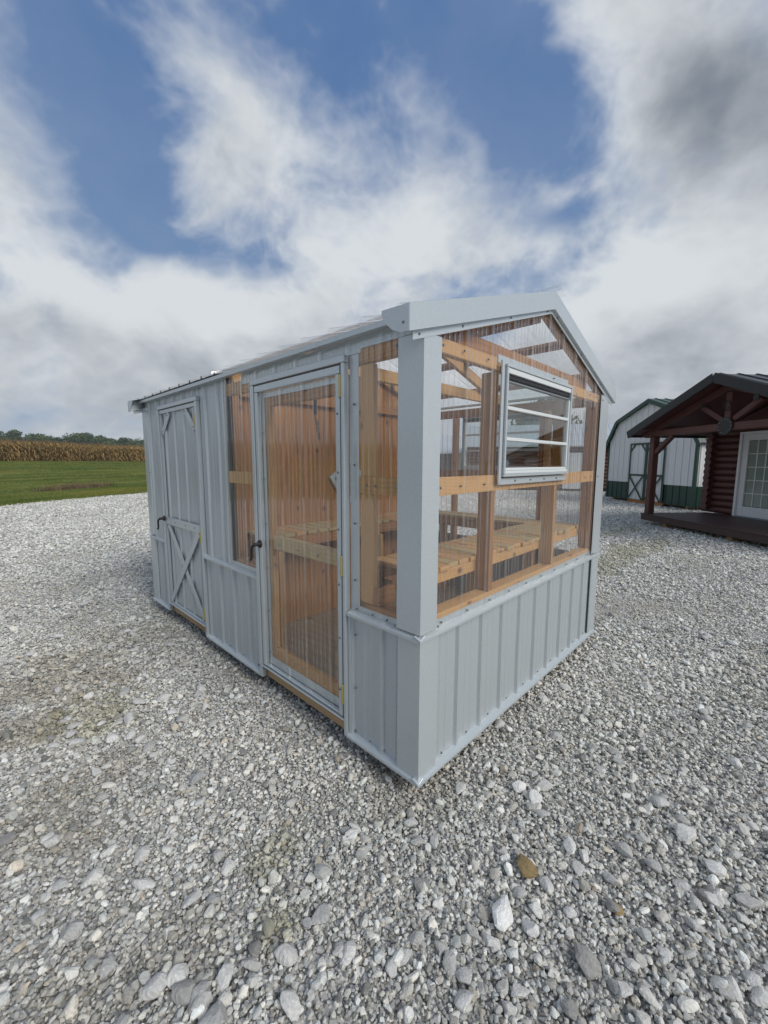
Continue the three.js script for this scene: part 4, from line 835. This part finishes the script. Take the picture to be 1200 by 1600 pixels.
function farHouse(label, pos, turn, W, D, eave, ridge, wallMat, roofMat, logs, name) { // long side towards the yard (+z local), ridge along x
  const h = thing(name, label, 'shed', pos, turn);
  if (logs) { const R = 0.11, g = new THREE.CylinderGeometry(R, R, W, 8, 1); g.rotateZ(Math.PI / 2); for (let y = 0.25; y < eave; y += 0.2) put(h, 'log', g, wallMat).position.set(0, y, -0.08); }
  else panel(h, 'wall_panel', wallMat, { u0: -W / 2, u1: W / 2, y0: 0.12, y1: eave, at: (u, y, d) => [u, y, d], origin: 0 });
  bx(h, 'wall_core', wallMat, [-W / 2 + 0.02, W / 2 - 0.02], [0.1, eave], [-D, -0.1], 0.01);
  const gable = extrude([[-D, eave], [-0.0, eave], [-D / 2, ridge - 0.06]], W - 0.1); gable.rotateY(-Math.PI / 2);
  put(h, 'gable_wall', gable, wallMat).position.set(W / 2 - 0.05, 0.001, 0);
  const rib = (s) => panel(h, 'roof_sheet', roofMat, { u0: -W / 2 - 0.25, u1: W / 2 + 0.25, y0: 0, y1: 1, rib: 0.025, pitch: 0.3, origin: 0, at: (u, f, d) => [u, lerp(eave - 0.08, ridge, f) + d, s > 0 ? lerp(0.3, -D / 2, f) : lerp(-D - 0.3, -D / 2, f)] });
  rib(1); rib(-1);
  for (const x of [-W / 2 - 0.27, W / 2 + 0.25]) for (const s of [0, 1]) bar(h, 'rake_trim', whiteAlu, [x + 0.01, eave - 0.12, s ? -D - 0.3 : 0.3], [x + 0.01, ridge - 0.04, -D / 2], 0.14, 0.03, [1, 0, 0], 0.004);
  bx(h, 'eave_trim', whiteAlu, [-W / 2 - 0.25, W / 2 + 0.25], [eave - 0.14, eave - 0.09], [0.29, 0.33], 0.004);
  bx(h, 'shed_door', whiteAlu, [W * 0.12, W * 0.12 + 0.95], [0.15, 2.15], [0.03, 0.08], 0.006); bx(h, 'shed_window', new THREE.MeshStandardMaterial({ color: col(0.05, 0.06, 0.07), roughness: 0.1 }), [-W * 0.3, -W * 0.3 + 0.9], [1.1, 1.9], [0.03, 0.06], 0.006);
  return h;
}
const brownLog = paint(0.09, 0.035, 0.022, 0.6), paleRoof = metal(0.62, 0.65, 0.67, 0.35, 0.4);
farHouse('dark brown log cabin with pale metal roof left of the green barn', [21.6, 0, -8.6], -1.05, 8.4, 3.6, 2.62, 3.85, brownLog, paleRoof, true, 'brown_cabin');
farHouse('grey shed with pale roof seen through the clear gable wall', [21.5, 0, -15.5], -0.92, 6.0, 3.4, 2.3, 3.5, paint(0.12, 0.12, 0.12), paleRoof, false, 'grey_shed');

// ---------------------------------------------------------------- grass, weeds, corn, trees
function bladeTuft(n, h, spread, w, bend) {
  const pos = [], nor = [];
  for (let i = 0; i < n; i++) {
    const a = rr(0, 6.283), r = spread * Math.sqrt(rnd()), b = rr(0, 6.283), H = h * rr(0.55, 1.1), lean = bend * rr(0.2, 1);
    const bxx = Math.cos(a) * r, bz = Math.sin(a) * r, cx = Math.cos(b), cz = Math.sin(b), wx = -cz * w / 2, wz = cx * w / 2;
    const p = [[0, 0, 1], [0.55, 0.35, 0.7], [1, 1, 0.1]].map(([f, l, ww]) => [[bxx + cx * l * lean - wx * ww, H * f, bz + cz * l * lean - wz * ww], [bxx + cx * l * lean + wx * ww, H * f, bz + cz * l * lean + wz * ww]]);
    for (let k = 0; k < 2; k++) pos.push(...p[k][0], ...p[k][1], ...p[k + 1][1], ...p[k][0], ...p[k + 1][1], ...p[k + 1][0]);
  }
  const g = new THREE.BufferGeometry(); g.setAttribute('position', new THREE.Float32BufferAttribute(pos, 3)); g.computeVertexNormals(); return g;
}
const leafMat = (r = 0.9) => new THREE.MeshStandardMaterial({ color: 0xffffff, roughness: r, side: THREE.DoubleSide });
function scatter(name, geos, n, at, label, category) {
  const items = geos.map(() => []), c = new THREE.Color();
  for (let i = 0; i < n; i++) { const q = at(c); if (q) items[Math.floor(rnd() * geos.length)].push([q, c.clone()]); }
  const g = thing(name, label, category); g.userData.kind = 'stuff';
  geos.forEach((geo, k) => { const im = new THREE.InstancedMesh(geo, leafMat(), items[k].length); im.name = name + '_tufts'; im.userData.kind = 'stuff'; items[k].forEach(([m, cc], i) => { im.setMatrixAt(i, m); im.setColorAt(i, cc); }); g.add(im); });
}
const X4 = (x, y, z, s, sy = s, tilt = 0.1) => new THREE.Matrix4().compose(new THREE.Vector3(x, y, z), new THREE.Quaternion().setFromEuler(new THREE.Euler(rr(-tilt, tilt), rr(0, 6.283), rr(-tilt, tilt))), new THREE.Vector3(s, sy, s));
scatter('grass', [0, 1, 2].map(() => bladeTuft(16, 0.10, 0.13, 0.012, 0.06)), 110000, c => {
  const s = rr(-34, 46), t = 36 * Math.pow(rnd(), 1.5) - 0.25; if (t < yardEdge(s) + rr(-0.35, 0.25)) return null;
  const [x, z] = toXZ(s, t), k = 0.45 + fbm(s * 0.12, t * 0.9, 2.2, 3) * 2.0 + rr(-0.2, 0.2), dry = smooth(0.15, 0.4, fbm(s * 0.12, t * 0.5, 7.7, 3)) * 0.7;
  c.setRGB(lerp(lerp(0.085, 0.18, k), 0.21, dry), lerp(lerp(0.125, 0.205, k), 0.20, dry), lerp(0.022, 0.048, k));
  return X4(x, landY(s, t), z, rr(0.8, 1.4), rr(0.6, 1.3) * (t < 1.2 ? 0.6 : 1));
}, 'mown green grass between the gravel yard and the cornfield', 'grass');
scatter('ditch_weeds', [0, 1].map(() => bladeTuft(26, 0.55, 0.2, 0.018, 0.24)), 4200, c => {
  const s = rr(-14, 34), t = 7.9 + rr(-1.0, 1.0) - 0.35 * Math.sin(s * 0.35);
  const dens = 0.7 * smooth(0.0, 0.3, fbm(s * 0.22, 3.3, 1.1, 2)) + smooth(4.6, 6.5, s) * smooth(9.8, 8, s) * 0.7; if (rnd() > dens * 0.95) return null;
  const [x, z] = toXZ(s, t), dry = s > 3.5 && s < 11 ? 0.85 : 0.25; const d = rnd() < dry;
  if (d) { const k = rr(0.7, 1.25); c.setRGB(0.17 * k, 0.125 * k, 0.07 * k); } else c.setRGB(0.045, 0.085, 0.022);
  return X4(x, landY(s, t) - 0.02, z, rr(0.8, 1.3), rr(0.5, 1.15) * (d ? 1 : 0.7));
}, 'dry brown weeds and rank grass growing along the ditch', 'weeds');

function cornPlant(k) {
  const geos = [], colr = [];
  const add = (p, c) => { const g = new THREE.BufferGeometry(); g.setAttribute('position', new THREE.Float32BufferAttribute(p, 3)); g.computeVertexNormals(); const a = []; for (let i = 0; i < p.length / 3; i++) a.push(...c); g.setAttribute('color', new THREE.Float32BufferAttribute(a, 3)); geos.push(g); };
  const H = 2.15; const p = []; for (let i = 0; i < 3; i++) { const a = i * 2.09, b = a + 2.09, r = 0.014; const A = [Math.cos(a) * r, 0, Math.sin(a) * r], B = [Math.cos(b) * r, 0, Math.sin(b) * r], C = [B[0] * 0.4, H, B[2] * 0.4], E = [A[0] * 0.4, H, A[2] * 0.4]; p.push(...A, ...B, ...C, ...A, ...C, ...E); }
  add(p, [0.25, 0.17, 0.075]);
  for (let i = 0; i < 15; i++) {
    const y = 0.2 + i * 0.127, a = i * 2.6 + rr(-0.5, 0.5), L = rr(0.45, 0.75) * (i > 11 ? 0.7 : 1), w = 0.036, cx = Math.cos(a), cz = Math.sin(a);
    const droop = rr(0.25, 0.9), P = []; const pr = [[0, 0, 0.5], [0.3, 0.16, 1], [0.65, 0.12 - droop * 0.2, 0.9], [1, -droop * 0.6, 0.1]].map(([f, h, ww]) => [[cx * f * L - cz * w * ww, y + h * L * 1.2, cz * f * L + cx * w * ww], [cx * f * L + cz * w * ww, y + h * L * 1.2, cz * f * L - cx * w * ww]]);
    for (let q = 0; q < 3; q++) P.push(...pr[q][0], ...pr[q][1], ...pr[q + 1][1], ...pr[q][0], ...pr[q + 1][1], ...pr[q + 1][0]);
    const gr = rr(0.75, 1.2); add(P, rnd() < 0.14 ? [0.13, 0.13, 0.035] : [0.30 * gr, 0.20 * gr, 0.075 * gr]);
  }
  for (let i = 0; i < 5; i++) { const a = i * 1.26 + k, cx = Math.cos(a) * 0.12, cz = Math.sin(a) * 0.12; add([0, H - 0.05, 0, 0.012, H - 0.05, 0.012, cx, H + rr(0.15, 0.28), cz], [0.22, 0.14, 0.06]); }
  return mergeGeometries(geos);
}
{
  const geos = [0, 1, 2, 3].map(cornPlant), items = geos.map(() => []), c = new THREE.Color();
  for (let row = 0; row < 34; row++) {
    const t = 34.6 + row * 0.76, st = row < 8 ? 0.15 : 0.36;
    for (let s = -46 - row * 0.5; s < 48; s += st * (s < -20 ? 2 : 1)) { const S = s + rr(-0.06, 0.06), [x, z] = toXZ(S, t + rr(-0.08, 0.08)), k = rr(0.75, 1.15) * (1 + 0.35 * fbm(S * 0.15, t * 0.2, 3.3, 3)); c.setRGB(k, k * rr(0.94, 1.04), k); items[Math.floor(rnd() * 4)].push([X4(x, landY(S, t) - 0.02, z, rr(0.9, 1.15), rr(0.98, 1.16), 0.06), c.clone()]); }
  }
  const field = thing('cornfield', 'ripe brown cornfield standing beyond the grass', 'corn'); field.userData.kind = 'stuff';
  const mat = new THREE.MeshStandardMaterial({ vertexColors: true, roughness: 0.9, side: THREE.DoubleSide });
  geos.forEach((g, k) => { const im = new THREE.InstancedMesh(g, mat, items[k].length); im.name = 'corn_plants'; im.userData.kind = 'stuff'; items[k].forEach(([m, cc], i) => { im.setMatrixAt(i, m); im.setColorAt(i, cc); }); field.add(im); });
}
const barkMat = new THREE.MeshStandardMaterial({ color: col(0.07, 0.055, 0.04), roughness: 0.95 });
function crownGeo(k, n, size) {
  const pos = [], colr = [], lobes = []; const s0 = seed; seed = 9000 + k * 131;
  for (let i = 0; i < 11; i++) { const a = rr(0, 6.283), r = rr(0.05, 0.34); lobes.push([Math.cos(a) * r, rr(0.34, 0.86), Math.sin(a) * r, rr(0.14, 0.25)]); }
  lobes.push([0, 0.8, 0, 0.2]);
  for (let i = 0; i < n; i++) {
    const l = lobes[Math.floor(rnd() * lobes.length)], d = new THREE.Vector3(rr(-1, 1), rr(-0.7, 1), rr(-1, 1)).normalize(), rad = l[3] * Math.pow(rnd(), 0.35);
    const c = [l[0] + d.x * rad, l[1] + d.y * rad * 0.85, l[2] + d.z * rad];
    const u = new THREE.Vector3(rr(-1, 1), rr(-1, 1), rr(-1, 1)).normalize(), v = new THREE.Vector3(rr(-1, 1), rr(-1, 1), rr(-1, 1)).cross(u).normalize(), q = size * rr(0.5, 1.3);
    const P = (a, b) => [c[0] + (u.x * a + v.x * b) * q, c[1] + (u.y * a + v.y * b) * q, c[2] + (u.z * a + v.z * b) * q];
    pos.push(...P(-1, 0), ...P(0, -0.6), ...P(1, 0), ...P(-1, 0), ...P(1, 0), ...P(0, 0.6));
    const t = rr(0.7, 1.3); for (let j = 0; j < 6; j++) colr.push(0.055 * t, 0.085 * t, 0.03 * t);
  }
  seed = s0;
  const g = new THREE.BufferGeometry(); g.setAttribute('position', new THREE.Float32BufferAttribute(pos, 3)); g.setAttribute('color', new THREE.Float32BufferAttribute(colr, 3)); g.computeVertexNormals(); return g;
}
const trunkGeo = (() => { const a = new THREE.CylinderGeometry(0.012, 0.028, 0.6, 8); a.translate(0, 0.3, 0); const gs = [a]; for (let i = 0; i < 4; i++) { const b = new THREE.CylinderGeometry(0.005, 0.011, 0.35, 6); b.translate(0, 0.17, 0); b.rotateZ(0.6); b.rotateY(i * 1.6); b.translate(0, 0.35 + i * 0.04, 0); gs.push(b); } return mergeGeometries(gs); })();
{
  const crowns = [0, 1, 2, 3, 4, 5].map(k => crownGeo(k, 1500, 0.036));
  const mats = [[1, 1, 1], [1.2, 1.15, 0.9], [0.8, 0.92, 1]].map(t => new THREE.MeshStandardMaterial({ vertexColors: true, color: col(...t), roughness: 0.9, side: THREE.DoubleSide }));
  const tree = (pos, h, w, k, label, group, name = 'broadleaf_tree') => {
    const g = thing(name, label, 'tree', pos, rr(0, 6.28), group);
    const tr = put(g, 'trunk', trunkGeo, barkMat); tr.scale.set(h, h, h); const cr = put(g, 'crown', crowns[k % 6], mats[k % 3]); cr.scale.set(w, h, w); return g;
  };
  for (let i = 0, az = -14; az < 22; i++, az += 0.55) {
    const R = 330 + rr(-22, 22), a = (az + rr(-0.12, 0.12)) * Math.PI / 180, h = rr(12.5, 17.5) + 2.5 * N3(az * 0.6, 1.2, 3), x = -1.4 + R * Math.sin(a), z = 1.13 - R * Math.cos(a);
    tree([x, landY(sOf(x, z), tOf(x, z)), z], h, h * rr(0.85, 1.25), i, 'dark green tree in the distant tree line beyond the cornfield', 'trees along the far edge of the cornfield');
  }
  tree([46, 0, -19], 9.5, 8.5, 2, 'lone leafy tree far behind the sheds, seen through the window', undefined);
}
scene.fog = new THREE.FogExp2(new THREE.Color(0.62, 0.68, 0.74), 0.00035);
scene.traverse(o => { if (o.isMesh) { o.castShadow = true; o.receiveShadow = true; } });
renderer.render(scene, camera);
